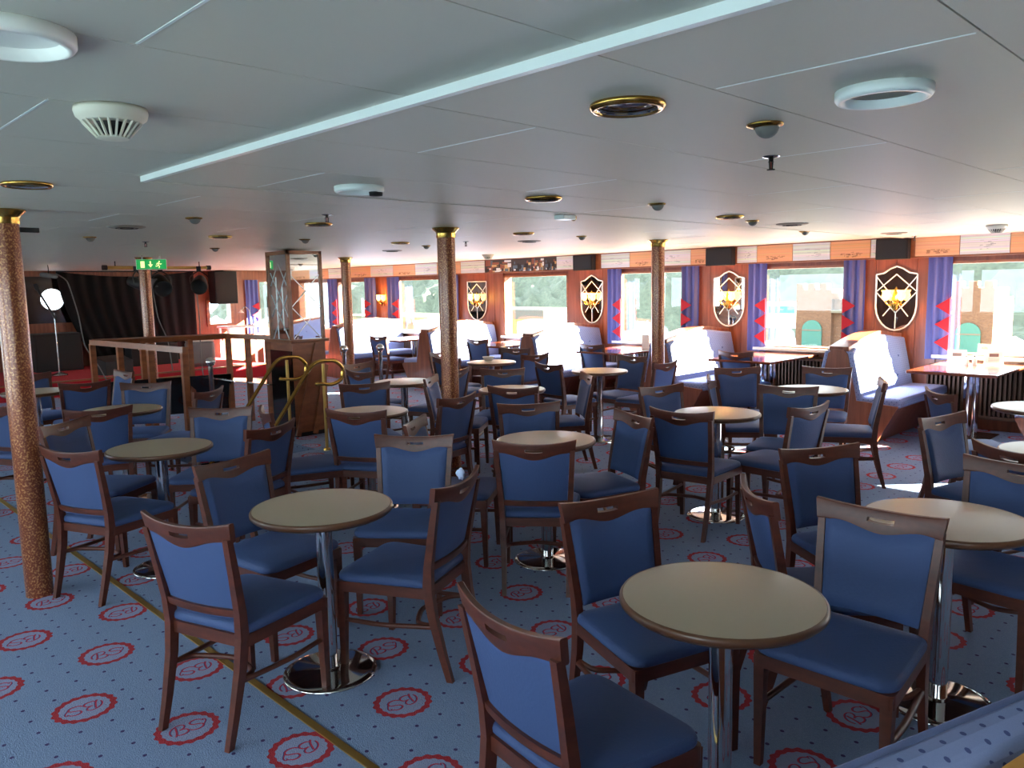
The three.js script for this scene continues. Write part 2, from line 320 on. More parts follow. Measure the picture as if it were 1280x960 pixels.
// picture valance along the top of the windows
const texArt = (base, fn) => canvasTex(256, 128, (g, w, h) => { g.fillStyle = base; g.fillRect(0, 0, w, h); fn(g, w, h); });
const artOrange = [0, 1, 2].map((k) => texArt(['#e0a878', '#d9a070', '#e6b084'][k], (g, w, h) => {
  for (let i = 0; i < 60; i++) { g.fillStyle = `rgba(${190 + rnd() * 50},${130 + rnd() * 50},${80 + rnd() * 50},0.3)`; g.fillRect(0, rnd() * h, w, 1 + rnd() * 6); }
  g.fillStyle = 'rgba(110,66,36,0.4)'; for (let i = 0; i < 22; i++) g.fillRect(w * (0.25 + rnd() * 0.5), h * (0.62 + rnd() * 0.24), 3 + rnd() * 26, 2 + rnd() * 9);
}));
const artPale = [0, 1, 2].map((k) => texArt(['#cdcabc', '#d6d2c4', '#c2c4bc'][k], (g, w, h) => {
  for (let i = 0; i < 50; i++) { g.fillStyle = `rgba(${190 + rnd() * 60},${195 + rnd() * 60},${190 + rnd() * 60},0.35)`; g.fillRect(0, rnd() * h, w, 1 + rnd() * 7); }
  g.fillStyle = 'rgba(90,98,100,0.4)'; for (let i = 0; i < 16; i++) g.fillRect(w * (0.3 + rnd() * 0.4), h * (0.3 + rnd() * 0.5), 2 + rnd() * 34, 1 + rnd() * 4);
}));
const artDark = [0, 1].map(() => texArt('#3a2f2a', (g, w, h) => { for (let i = 0; i < 26; i++) { g.fillStyle = ['#c7a36a', '#201815', '#8a4d33', '#d8d6cc', '#51606a'][Math.floor(rnd() * 5)]; g.fillRect(rnd() * w, rnd() * h, 14 + rnd() * 60, 12 + rnd() * 50); } }));
{
  const o = structure('trim_2', 'valance of picture panels running above the windows', 'valance');
  const mats = { o: artOrange.map((m) => std({ map: m, roughness: 0.45 })), p: artPale.map((m) => std({ map: m, roughness: 0.4 })), d: artDark.map((m) => std({ map: m, roughness: 0.35 })) };
  part('box_board', [bx(9.44, 9.46, 1.885, CEIL - 0.001, ZF, ZB), bx(9.44, XR, 1.875, 1.89, ZF, ZB)], M.rail, o);
  const cuts = [[-16.9, -16, 'p'], [-16, -15.2, 'o'], [-15.2, -14.39, 'p'], [-14.39, -13.6, 'o'], [-13.6, -12.84, 'p'], [-12.84, -12.13, 'o'], [-12.13, -11.48, 'p'], [-11.48, -10.81, 'o'], [-10.81, -10.18, 'p'], [-10.18, -9.52, 'd'], [-9.52, -9.06, 'd'], [-9.06, -8.77, 'd'], [-8.77, -8.5, 'd'], [-8.5, -8.08, 'p'], [-7.6, -7.07, 'p'], [-7.07, -6.66, 'o'], [-6.66, -6.04, 'p'], [-6.04, -5.76, 'o'], [-5.34, -5.06, 'p'], [-5.06, -4.58, 'o'], [-4.58, -4.11, 'p'], [-4.11, -3.64, 'o'], [-3.64, -3.56, 'p'], [-3.16, -2.71, 'o'], [-2.71, -2.24, 'p'], [-2.24, -1.75, 'o'], [-1.75, -1.3, 'p'], [-1.3, -0.8, 'o'], [-0.8, 0, 'p'], [0, 0.8, 'o'], [0.8, 1.6, 'p'], [1.6, 2.4, 'o']];
  let i = 0;
  for (const [a, b, k] of cuts) {
    const g = new THREE.BoxGeometry(b - a - 0.008, 0.205, 0.012); g.rotateY(-Math.PI / 2); g.translate(9.433, 1.995, (a + b) / 2);
    part('picture_panel', g, mats[k][i++ % mats[k].length], o);
  }
}
// brass divider strip let into the carpet
{ const o = structure('trim_3', 'thin brass divider strip let into the carpet', 'floor strip'); part('strip', bx(1.425, 1.455, -0.004, 0.006, -14.2, ZB), M.brassOld, o); }

// ---------------------------------------------------------------- outside
{
  const g = new THREE.PlaneGeometry(150, 260, 150, 220), p = g.attributes.position;
  for (let i = 0; i < p.count; i++) { const u = p.getX(i) + 75, v = p.getY(i); p.setXYZ(i, 74 + u * 0.75, -4 + 15 * (1 - Math.exp(-u / 22)) + u * 0.03 + fbm(u * 0.09, v * 0.09, 4, 4) * 5 + fbm(u * 0.5, v * 0.5, 8, 3) * 3.2, -v - 40); }
  g.computeVertexNormals(); const uv = g.attributes.uv; for (let i = 0; i < uv.count; i++) uv.setXY(i, p.getX(i) + p.getY(i), p.getZ(i));
  const hill = part('wooded_hill', g, std({ map: texHill, roughness: 1, side: THREE.DoubleSide }), scene);
  hill.userData = { label: 'hazy wooded hillside filling the view beyond the windows', category: 'hill' };
  const q = structure('ground', 'pale concrete quay outside the windows', 'quay'); q.name = 'quay_ground';
  part('paving', bx(10.6, 70, -4.4, -4, -150, 60), std({ color: '#6a675f', roughness: 0.95 }), q);
  const w = structure('water', 'still harbour water on the other side of the ship', 'water'); w.name = 'harbour_water';
  part('surface', bx(-150, -2.4, -5.2, -5, -150, 90), std({ color: '#5f7482', roughness: 0.25 }), w);
}
{ // brick gatehouse
  const o = thing('brick_gatehouse', 'pale brick gatehouse with battlements and green arched doors outside the windows', 'building', [58, -4, -21]);
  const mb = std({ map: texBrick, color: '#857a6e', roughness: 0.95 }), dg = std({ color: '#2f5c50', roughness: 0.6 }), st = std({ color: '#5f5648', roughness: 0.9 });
  texBrick.repeat.set(0.4, 0.4);
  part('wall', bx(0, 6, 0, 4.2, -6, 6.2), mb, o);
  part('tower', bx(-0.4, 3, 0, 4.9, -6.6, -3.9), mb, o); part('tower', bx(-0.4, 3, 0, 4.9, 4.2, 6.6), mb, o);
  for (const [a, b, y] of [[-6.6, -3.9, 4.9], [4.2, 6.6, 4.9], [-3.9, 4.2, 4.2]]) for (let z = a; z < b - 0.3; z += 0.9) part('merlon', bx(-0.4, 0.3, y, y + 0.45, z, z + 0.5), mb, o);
  part('string_course', bx(-0.5, 0, 3.2, 3.4, -3.9, 4.2), st, o);
  for (const z of [-4.2 - 1.1, 4.2 + 1.0, -0.2]) {
    const s = new THREE.Shape(); s.moveTo(-0.75, 0); s.lineTo(-0.75, 1.9); s.absarc(0, 1.9, 0.75, Math.PI, 0, true); s.lineTo(0.75, 0);
    const g = new THREE.ExtrudeGeometry(s, { depth: 0.12, bevelEnabled: false }); g.rotateY(-Math.PI / 2); g.translate(-0.42, 0, z); const d = part('arched_door', g, dg, o);
    part('door_bar', bx(-0.56, -0.5, 1.85, 1.95, z - 0.75, z + 0.75), st, d);
  }
}
{ // white sign with cyan band
  const o = thing('quay_sign', 'white rectangular sign with cyan top band on a post outside', 'sign', [30, -4, -15.15]);
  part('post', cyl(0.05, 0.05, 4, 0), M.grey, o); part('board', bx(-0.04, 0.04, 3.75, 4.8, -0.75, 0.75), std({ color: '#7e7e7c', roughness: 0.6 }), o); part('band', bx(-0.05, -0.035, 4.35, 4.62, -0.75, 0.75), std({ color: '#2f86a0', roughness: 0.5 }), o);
}
{ // delivery van and lorry seen through the forward windows
  const o = thing('parked_lorry', 'pale box lorry with a yellow side panel parked outside', 'truck', [24, -4, -23.6]);
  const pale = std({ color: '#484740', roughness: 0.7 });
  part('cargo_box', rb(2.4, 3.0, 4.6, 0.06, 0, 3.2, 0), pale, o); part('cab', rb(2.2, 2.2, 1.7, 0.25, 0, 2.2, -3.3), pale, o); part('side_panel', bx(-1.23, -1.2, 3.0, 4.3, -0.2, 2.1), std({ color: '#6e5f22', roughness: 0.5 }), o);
  for (const z of [-3.3, -1.2, 1.4]) { const g = new THREE.CylinderGeometry(0.5, 0.5, 2.3, 20); g.rotateZ(Math.PI / 2); g.translate(0, 0.5, z); part('wheel', g, M.black, o); }
  const v = thing('parked_van', 'red van roof showing low through the bare window', 'van', [19, -4, -19.6]);
  part('body', rb(2, 1.9, 5, 0.3, 0, 1.5, 0, 4), std({ color: '#6e2c24', roughness: 0.4 }), v); part('roof', rb(1.8, 0.9, 3.4, 0.3, 0, 2.6, 0.3, 4), std({ color: '#733427', roughness: 0.4 }), v);
  for (const z of [-1.6, 1.6]) { const g = new THREE.CylinderGeometry(0.38, 0.38, 2.02, 20); g.rotateZ(Math.PI / 2); g.translate(0, 0.38, z); part('wheel', g, M.black, v); }
  const s = thing('white_shed', 'low white and green shed outside the forward windows', 'shed', [30, -4, -38]);
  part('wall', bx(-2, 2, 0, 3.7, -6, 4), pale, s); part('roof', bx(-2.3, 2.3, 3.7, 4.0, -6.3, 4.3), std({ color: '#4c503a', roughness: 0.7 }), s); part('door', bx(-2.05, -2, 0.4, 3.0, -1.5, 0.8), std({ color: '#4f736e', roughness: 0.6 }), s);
}
// ---------------------------------------------------------------- pillars
function pillar(x, z, label, dark) {
  const o = thing('pillar', label, 'pillar', [x, 0, z]);
  const g = new THREE.CylinderGeometry(0.069, 0.069, CEIL - 0.06, 32, 1, true); g.translate(0, (CEIL - 0.06) / 2, 0); const uv = g.attributes.uv; for (let i = 0; i < uv.count; i++) uv.setXY(i, uv.getX(i) * 0.8, uv.getY(i) * 3.2);
  part('shaft', g, M.pillar, o);
  part('collar', lathe([[0.068, CEIL - 0.075], [0.074, CEIL - 0.075], [0.074, CEIL - 0.045], [0.08, CEIL - 0.03], [0.105, CEIL - 0.008], [0.105, CEIL - 0.001], [0.02, CEIL - 0.001]]), M.brass, o);
  return o;
}
const pl = pillar(1.09, -4.9, 'thick speckled pillar with bracket beside brass floor strip');
part('bracket', [bx(0.06, 0.16, 1.995, 2.02, -0.012, 0.012), bx(-0.074, 0.074, 1.99, 2.01, -0.074, 0.074)].slice(0, 1), M.black, pl);
pillar(4.0, -4.75, 'speckled pillar with brass collar rising among the middle tables');
pillar(7.1, -4.95, 'speckled pillar with brass collar near the window booths');
pillar(6.4, -9.85, 'slim-looking speckled pillar beyond the display case near the windows');
pillar(3.85, -10.55, 'pillar behind the stair rail carrying the stage lighting pipe');

// ---------------------------------------------------------------- chairs
function makeChair() {
  const o = thing('dining_chair', '', 'chair');
  const leanZ = (x, y, k) => k * x * x - 0.205 - 0.225 * (y - 0.46);
  // seat: domed cushion on a wooden frame
  const seatPts = roundPoly([[-0.235, 0.235], [0.235, 0.235], [0.2, -0.2], [-0.2, -0.2]], [0.075, 0.075, 0.045, 0.045], 6);
  {
    const rings = [[0.95, 0.402], [1.0, 0.412], [1.005, 0.424], [0.985, 0.436], [0.94, 0.4435], [0.8, 0.449], [0.5, 0.455], [0.0, 0.457]], n = seatPts.length, pos = [], idx = [];
    for (const [k, y] of rings) for (const [x, z] of seatPts) pos.push(x * k, y, z * k);
    for (let r = 0; r + 1 < rings.length; r++) for (let i = 0; i < n; i++) { const j = (i + 1) % n, a = r * n + i, b = r * n + j, c = a + n, d = b + n; idx.push(a, c, d, a, d, b); }
    const g = new THREE.BufferGeometry(); g.setAttribute('position', new THREE.Float32BufferAttribute(pos, 3)); g.setIndex(idx); g.computeVertexNormals();
    if (g.attributes.normal.getY(rings.length * n - 1) < 0) { const q = g.index.array; for (let i = 0; i < q.length; i += 3) { const t = q[i + 1]; q[i + 1] = q[i + 2]; q[i + 2] = t; } g.computeVertexNormals(); }
    part('seat', muv(g), M.seat, o);
  }
  const ap = poly(roundPoly([[-0.23, 0.23], [0.23, 0.23], [0.197, -0.207], [-0.197, -0.207]], 0.025), 0.046); ap.rotateX(Math.PI / 2); ap.translate(0, 0.406, 0); part('seat_frame', muv(ap), M.wood, o);
  for (const s of [-1, 1]) {
    part('leg', sweepPost([[s * 0.207, 0, 0.214, 0.024, 0.024], [s * 0.207, 0.2, 0.21, 0.031, 0.031], [s * 0.207, 0.4, 0.207, 0.039, 0.039]]), M.wood, o);
    part('leg', sweepPost([[s * 0.172, 0, -0.285, 0.023, 0.028], [s * 0.174, 0.12, -0.252, 0.025, 0.033], [s * 0.178, 0.28, -0.215, 0.029, 0.039], [s * 0.182, 0.4, -0.2, 0.031, 0.042], [s * 0.187, 0.5, -0.207, 0.029, 0.036], [s * 0.196, 0.66, -0.235, 0.027, 0.031], [s * 0.203, 0.79, -0.26, 0.026, 0.026]]), M.wood, o);
  }
  // crest rail with a hand slot, swept up at the ends
  const top = (x) => 0.829 + 0.021 * Math.pow(Math.abs(x) / 0.225, 2.2), bot = (x) => 0.775 - 0.034 * (Math.cos(Math.min(1, Math.abs(x) / 0.17) * Math.PI) * 0.5 + 0.5);
  const vs = [0, 0.08, 0.46, 0.56, 0.66, 0.94, 1];
  part('crest_rail', slab(28, 6, (u, v, s, i, j) => {
    const x0 = -0.225 + 0.45 * u, t = vs[j], x = x0 * (0.955 + 0.045 * t), y = bot(x0) + (top(x0) - bot(x0)) * t, edge = t === 0 || t === 1 ? 0.004 : 0;
    return [x, y, leanZ(x, y, 0.78) + (s ? 0.012 - edge : -0.012 + edge) - 0.004];
  }, (i, j) => i >= 11 && i < 17 && (j === 2 || j === 3)), M.wood, o);
  // upholstered back, padded towards the sitter
  part('back_panel', slab(18, 12, (u, v, s) => {
    const hw = 0.167 + 0.021 * v, x = (2 * u - 1) * hw, y = 0.466 + (bot(x * 1.1) + 0.006 - 0.466) * v, e = Math.min(1, Math.min(u, 1 - u) * 9, Math.min(v, 1 - v) * 7);
    return [x, y, leanZ(x, y, 0.6) + (s ? 0.008 + 0.018 * Math.sqrt(Math.max(0, 1 - (1 - e) * (1 - e))) : -0.009)];
  }), M.seat, o);
  part('back_rail', slab(14, 2, (u, v, s) => { const x = -0.18 + 0.36 * u, y = 0.478 + 0.03 * v; return [x, y, leanZ(x, y, 0.6) + (s ? -0.008 : -0.026 + (v === 0.5 ? 0 : 0.003))]; }), M.wood, o);
  // bent stretchers
  for (const s of [-1, 1]) part('stretcher', tube([[s * 0.205, 0.225, 0.207], [s * 0.2, 0.222, 0.02], [s * 0.178, 0.235, -0.222]], 0.0115, 10, 6), M.wood, o);
  part('stretcher', tube([[-0.178, 0.24, -0.226], [-0.15, 0.232, -0.13], [0, 0.226, -0.07], [0.15, 0.232, -0.13], [0.178, 0.24, -0.226]], 0.0115, 20, 6), M.wood, o);
  return o;
}
// rail centre x, z, facing (degrees from +z towards +x), table
const chairList = [
  [1.08, -2.82, 109, 'T2'], [1.3, -1.39, 81, 'T1'], [2.36, -1.89, -18, 'T1'], [2.89, -1.04, -89, 'T1'], [2.81, -1.52, 44, 'T3'], [3.77, -1.69, -30, 'T3'], [4.0, -0.86, -96, 'T3'], [4.28, -0.97, 66, 'T15'], [5.09, -1.54, -15, 'T15'], [6.15, -1.88, 42, 'T16'],
  [6.56, -2.37, -155, 'T12'], [7.31, -3.18, -75, 'T12'], [8.34, -4.74, 91, 'W2'], [6.83, -3.86, -43, 'T12'], [5.92, -3.6, 41, 'T12'], [5.84, -2.84, -72, 'T6'], [5.0, -2.26, 172, 'T6'], [4.28, -2.82, 98, 'T6'], [4.02, -2.95, -112, 'T5'], [5.26, -3.66, -16, 'T6'],
  [6.88, -4.67, -178, 'T9'], [7.3, -5.41, -96, 'T9'], [8.35, -6.93, 90, 'W3'], [6.05, -5.62, 82, 'T9'], [5.55, -4.6, -126, 'T8'], [6.84, -6.5, 176, 'T10'], [7.37, -7.37, -74, 'T10'], [8.25, -9.15, 95, 'W4'], [5.45, -5.65, -52, 'T8'], [4.47, -4.54, 115, 'T8'],
  [3.94, -3.84, -37, 'T5'], [2.94, -2.83, 129, 'T5'], [2.18, -2.52, -156, 'T2'], [2.68, -3.5, -50, 'T2'], [2.94, -4.51, 120, 'T7'], [1.69, -3.72, 13, 'T2'], [2.32, -4.43, -158, 'T4'], [2.45, -5.44, -42, 'T4'], [2.84, -6.48, -145, 'T13'], [2.55, -5.05, 71, 'T7'],
  [2.97, -8.84, -85, 'T14'], [2.7, -7.55, -36, 'T13'], [2.33, -8.06, 174, 'T14'], [1.83, -6.09, 162, 'T13'], [1.47, -5.68, 36, 'T4'], [1.2, -4.61, 113, 'T4'], [2.18, -9.44, 14, 'T14'], [1.36, -6.95, 118, 'T13'],
  [4.42, -6.69, 92, 'T11'], [3.9, -5.8, -25, 'T7'], [4.9, -7.44, 10, 'T11'], [4.51, -5.68, 36, 'T8'], [5.2, -6.02, -165, 'T11'], [3.87, -4.48, -170, 'T7'], [2.94, -3.89, 36, 'T5'], [6.44, -7.81, 0, 'T10'], [5.87, -7.06, 95, 'T10'], [7.9, -11.3, 95, 'W5'],
];
const tables = { T1: [1.99, -1.16], T2: [1.72, -2.91], T3: [3.23, -0.93], T4: [1.76, -4.79], T5: [3.4, -3.17], T6: [4.88, -2.9], T7: [3.35, -4.94], T8: [4.91, -4.98], T9: [6.54, -5.3], T10: [6.56, -7.0], T11: [4.68, -6.26], T12: [6.43, -2.94], T13: [2.16, -6.62], T14: [2.04, -8.57], T15: [4.87, -0.86], T16: [6.44, -1.29] };
const ord = ['first', 'second', 'third', 'fourth', 'fifth'];
const rows = { 'row along brass strip': ['T14', 'T13', 'T4', 'T2', 'T1'], 'second row from brass strip': ['T7', 'T5', 'T3'], 'third row from brass strip': ['T11', 'T8', 'T6', 'T15'], 'row beside window booths': ['T10', 'T9', 'T12', 'T16'] };
const tableName = {}; for (const [r, l] of Object.entries(rows)) l.forEach((t, i) => { tableName[t] = ord[i] + ' round table from stage, ' + r; });
const chair0 = makeChair(), used = new Set();
chairList.forEach(([x, z, a, t], i) => {
  const f = [Math.sin(R(a)), Math.cos(R(a))], pos = [x + f[0] * 0.29, 0, z + f[1] * 0.29];
  let label;
  if (t[0] === 'W') label = 'blue chair at aisle end of booth table, ' + { W2: 'facing the gatehouse window', W3: 'the table with upright menu', W4: 'below bare window', W5: 'nearest the stage' }[t];
  else {
    const [tx, tz] = tables[t], dx = x - tx, dz = z - tz, k = Math.round(Math.atan2(dx, dz) / (Math.PI / 4) + 8) % 8;
    const sides = ['aft side', 'aft window corner', 'window side', 'stage-window corner', 'stage side', 'inner stage corner', 'inner side', 'inner aft corner'];
    label = 'blue chair, ' + sides[k] + ', ' + tableName[t];
    if (used.has(label)) label = 'blue chair angled, ' + sides[k] + ', ' + tableName[t];
  }
  used.add(label);
  if (i === 0) { chair0.position.set(...pos); chair0.rotation.y = R(a); chair0.userData.label = label; chair0.userData.group = 'blue upholstered dining chairs'; }
  else copy(chair0, pos, R(a), label, 'blue upholstered dining chairs');
});

// ---------------------------------------------------------------- round tables
function makeTable() {
  const o = thing('round_table', '', 'table');
  part('table_top', lathe([[0.0, 0.7451], [0.288, 0.7451], [0.288, 0.722], [0, 0.722]], 56), M.laminate, o);
  part('edge_band', lathe([[0.2875, 0.7455], [0.294, 0.7445], [0.298, 0.738], [0.298, 0.727], [0.285, 0.715], [0.2, 0.713], [0.2, 0.7215]], 56), M.edge, o);
  part('pole', cyl(0.035, 0.035, 0.69, 0.018, 32), M.chrome, o);
  part('mounting_plate', cyl(0.11, 0.11, 0.008, 0.706, 24), M.black, o);
  part('base', lathe([[0, 0.03], [0.04, 0.03], [0.042, 0.022], [0.17, 0.018], [0.198, 0.012], [0.202, 0.004], [0.2, 0], [0, 0]], 56), M.chrome, o);
  return o;
}
const table0 = makeTable(); let ti = 0;
for (const [k, [x, z]] of Object.entries(tables)) {
  const label = 'beige round chrome-footed table, ' + tableName[k].replace(' round table', '');
  if (ti++ === 0) { table0.position.set(x, 0, z); table0.userData.label = label; table0.userData.group = 'round cafe tables'; } else copy(table0, [x, 0, z], 0, label, 'round cafe tables');
}

// ---------------------------------------------------------------- booths along the windows
function booth(x0, x1, zp, label, group) {
  const o = thing('double_banquette', label, 'bench', [x0, 0, zp], 0, group), L = x1 - x0;
  const along = (pts, len, b = 0) => { const g = poly(pts, len - 2 * b, b); g.rotateY(Math.PI / 2); g.translate(b, 0, 0); return g; }; // polygon in (-z, y) swept along x
  part('base', muv(along([[-0.36, 0], [0.36, 0], [0.56, 0.37], [-0.56, 0.37]], L - 0.06).translate(0.03, 0, 0)), M.shell, o);
  const endPts = [[-0.4, 0], [0.4, 0], [0.6, 0.385], [0.6, 0.4], [0.2, 0.43], [0.1, 0.9], [0.06, 0.94], [-0.06, 0.94], [-0.1, 0.9], [-0.2, 0.43], [-0.6, 0.4], [-0.6, 0.385]];
  part('end_panel', muv(along(endPts, 0.03)), M.shell, o);
  part('end_panel', muv(along(endPts, 0.03).translate(L - 0.03, 0, 0)), M.shell, o);
  const wave = (t) => 0.93 + 0.12 * Math.sin(Math.min(1, t * 1.25) * Math.PI * 0.62) - 0.05 * Math.max(0, t - 0.6) / 0.4;
  const n = 24, pu = []; for (let i = 0; i <= n; i++) pu.push([0.03 + (L - 0.06) * i / n, wave(i / n)]);
  const core = poly([[0.03, 0.37], [L - 0.03, 0.37], ...pu.slice().reverse()], 0.1); core.translate(0, 0, -0.05); part('back_core', muv(core), M.shell, o);
  const cap = poly([...pu.map(([x, y]) => [x, y]), ...pu.slice().reverse().map(([x, y]) => [x, y + 0.035])].reverse(), 0.19, 0.008); cap.translate(0, 0, -0.095); part('cap_rail', muv(cap), M.shell, o);
  for (const s of [1, -1]) {
    const c = rb(L - 0.07, 0.1, 0.47, 0.04, L / 2, 0.425, s * 0.385, 4); part('seat_cushion', muv(c), M.bench, o);
    const bp = poly([[0.045, 0.45], [L - 0.045, 0.45], ...pu.slice().reverse().map(([x, y]) => [Math.min(L - 0.045, Math.max(0.045, x)), y - 0.03])], 0.05, 0.03);
    const p = bp.attributes.position; for (let i = 0; i < p.count; i++) { const y = p.getY(i); let z = p.getZ(i) + 0.06 + 0.11 * Math.pow(Math.max(0, (1.0 - y) / 0.55), 1.3); p.setZ(i, s * z); }
    const q = bp.toNonIndexed ? bp : bp; if (s < 0) { const a = q.attributes.position.array; for (let i = 0; i < a.length; i += 9) for (let k = 0; k < 3; k++) { const t = a[i + 3 + k]; a[i + 3 + k] = a[i + 6 + k]; a[i + 6 + k] = t; } }
    q.computeVertexNormals(); const bc = part('back_cushion', muv(q), M.bench, o);
    for (let i = 1; i < 4; i++) for (const y of [0.6, 0.8]) part('button', sph(0.012, L * i / 4 + (y > 0.7 ? 0.12 : 0) - 0.06, y, s * (0.145 + 0.11 * Math.pow((1.0 - y) / 0.55, 1.3)), 8, 6), M.button, bc);
  }
  return o;
}
booth(8.05, 9.55, -3.4, 'double banquette below the shield mirror beside card-holder booth table', 'window booths');
booth(8.05, 9.55, -5.6, 'double banquette below the second shield mirror, behind pillar', 'window booths');
booth(8.05, 9.55, -7.85, 'double banquette below the third shield mirror from the card holders', 'window booths');
booth(8.05, 9.55, -10.2, 'double banquette below the shield mirror nearest the stage', 'window booths');
booth(8.05, 9.55, -12.9, 'double banquette below the lone wall lamp near the stage', 'window booths');
booth(8.05, 9.55, -1.2, 'double banquette past the booth table with card holders', 'window booths');
{ // free-standing bench close by: padded dotted back with a curved timber rear shell
  const o = thing('dotted_bench', 'bench with dotted blue padded back and yellow timber shell', 'bench', [0.309, 0, -0.553], R(-18)), L = 1.34;
  const prof = [[-0.01, 0.3], [-0.16, 0.4], [-0.14, 0.82], [-0.125, 0.93], [-0.1, 0.978], [-0.06, 0.992], [-0.01, 0.965], [-0.005, 0.3]];
  const g = poly(roundPoly(prof.map(([z, y]) => [-z, y]), 0.025, 3), L, 0.01); g.rotateY(Math.PI / 2); part('back_cushion', muv(g), M.bench, o);
  part('seat_cushion', muv(rb(L, 0.1, 0.4, 0.04, L / 2, 0.4, -0.34, 4)), M.bench, o);
  part('base', bx(0.03, L - 0.03, 0, 0.35, -0.46, -0.005), M.shell, o);
  part('shell', slab(30, 8, (u, v, s) => { const x = -0.01 + (L + 0.02) * u, y = 0.02 + (0.945 + 0.03 * Math.sin(u * 7 + 2.2)) * v; return [x, y, (s ? 0.05 : 0.012) + 0.008 * Math.sin(u * 5) * v]; }), std({ color: '#c98a3c', roughness: 0.35 }), o);
}

function boothTable(z, label) {
  const o = thing('booth_table', label, 'table', [8.3, 0, z], 0, 'booth tables');
  part('table_top', rb(1.25, 0.03, 0.8, 0.008, 0.625, 0.728, 0), M.tableWood, o); o.children[0].geometry = muv(o.children[0].geometry);
  for (const x of [0.62, 0.86]) part('leg', cyl(0.042, 0.042, 0.71, 0.01, 24, x, 0), M.chrome, o);
  part('base', rb(0.62, 0.014, 0.4, 0.006, 0.74, 0.008, 0), M.steel, o);
  return o;
}
[[-2.42, 'glossy mahogany booth table carrying card holders and shakers'], [-4.67, 'glossy mahogany booth table below the brick gatehouse window'], [-6.75, 'glossy mahogany booth table behind the window pillar'], [-9.05, 'glossy mahogany booth table under the bare window'], [-11.6, 'glossy mahogany booth table nearest the stage']].forEach(([z, l]) => boothTable(z, l));
{ // things on the first booth table
  const acr = phy({ color: '#ffffff', transmission: 0.9, thickness: 0, roughness: 0.08 }), txt = canvasTex(128, 128, (g, w, h) => { g.fillStyle = '#f4f2ec'; g.fillRect(0, 0, w, h); g.fillStyle = '#6b6460'; g.fillRect(30, 26, 68, 34); g.fillStyle = '#b8a89a'; for (let i = 0; i < 4; i++) g.fillRect(24, 72 + i * 11, 80, 4); });
  for (const [x, z, l] of [[9.2, -2.62, 'clear card holder at the mirror end of the booth table'], [9.3, -2.3, 'clear card holder nearer the window pane on the booth table']]) {
    const o = thing('card_holder', l, 'card holder', [x, 0.743, z], R(-70), 'card holders on the booth table');
    part('stand', [bx(-0.09, 0.09, 0, 0.008, -0.03, 0.03), bx(-0.09, 0.09, 0, 0.15, -0.004, 0)], acr, o); const g = new THREE.BoxGeometry(0.16, 0.13, 0.002); g.translate(0, 0.078, 0.002); part('card', g, std({ map: txt, roughness: 0.6 }), o);
  }
  for (const [x, z, l] of [[9.1, -2.5, 'white salt shaker beside the first card holder'], [9.16, -2.44, 'white pepper shaker between the two card holders']]) { const o = thing('shaker', l, 'shaker', [x, 0.743, z]); part('body', lathe([[0, 0], [0.022, 0], [0.022, 0.07], [0.015, 0.085], [0, 0.088]], 20), M.white, o); part('cap', lathe([[0.0155, 0.084], [0.015, 0.1], [0, 0.106]], 16), M.chrome, o); }
  const b = thing('white_bowl', 'small white bowl on the round table nearest the stage windows', 'bowl', [6.62, 0.7455, -7.12]); part('body', lathe([[0, 0], [0.045, 0], [0.075, 0.05], [0.071, 0.05], [0.042, 0.006], [0, 0.006]], 28), M.white, b);
  const c = thing('menu_stand', 'upright white menu card on the booth table behind pillar', 'menu', [9.1, 0.743, -6.55], R(-60)); part('card', bx(-0.05, 0.05, 0, 0.2, -0.003, 0.003), M.white, c); part('foot', bx(-0.06, 0.06, 0, 0.01, -0.03, 0.03), acr, c);
  const n = thing('paper_napkin', 'crumpled pale blue napkin caught on a chair back', 'napkin', [2.235, 0.84, -2.6]);
  const ng = new THREE.SphereGeometry(0.03, 12, 10), p = ng.attributes.position; for (let i = 0; i < p.count; i++) { const k = 0.7 + 0.5 * P.noise(p.getX(i) * 60, p.getY(i) * 60, p.getZ(i) * 60); p.setXYZ(i, p.getX(i) * k * 0.7, p.getY(i) * k * 1.1, p.getZ(i) * k); } ng.computeVertexNormals(); part('paper', ng, std({ color: '#b9c8ea', roughness: 0.8 }), n);
}
// radiators under the windows
winS.slice(1).forEach(([a, b], i) => {
  if (i > 6) return;
  const o = thing('radiator', ['finned brown radiator below the window nearest the stage', 'finned brown radiator below the zigzag-curtained window near the stage', 'finned brown radiator below the bare window', 'finned brown radiator below the window behind the pillar', 'finned brown radiator below the window facing the gatehouse and sign', 'finned brown radiator behind the booth table with card holders', 'finned brown radiator past the last booth'][i], 'radiator', [9.52, 0, (a + b) / 2], 0, 'radiators under the windows');
  const w = (b - a) / 2 + 0.05, f = []; for (let z = -w; z < w; z += 0.045) f.push(bx(-0.035, 0.03, 0.17, 0.66, z, z + 0.018));
  part('fins', f, M.grille, o); part('back_plate', bx(0.03, 0.06, 0.12, 0.7, -w, w), M.grille, o); part('top_rail', bx(-0.05, 0.06, 0.66, 0.69, -w, w), M.grille, o); part('bottom_rail', bx(-0.05, 0.06, 0.14, 0.17, -w, w), M.grille, o);
});
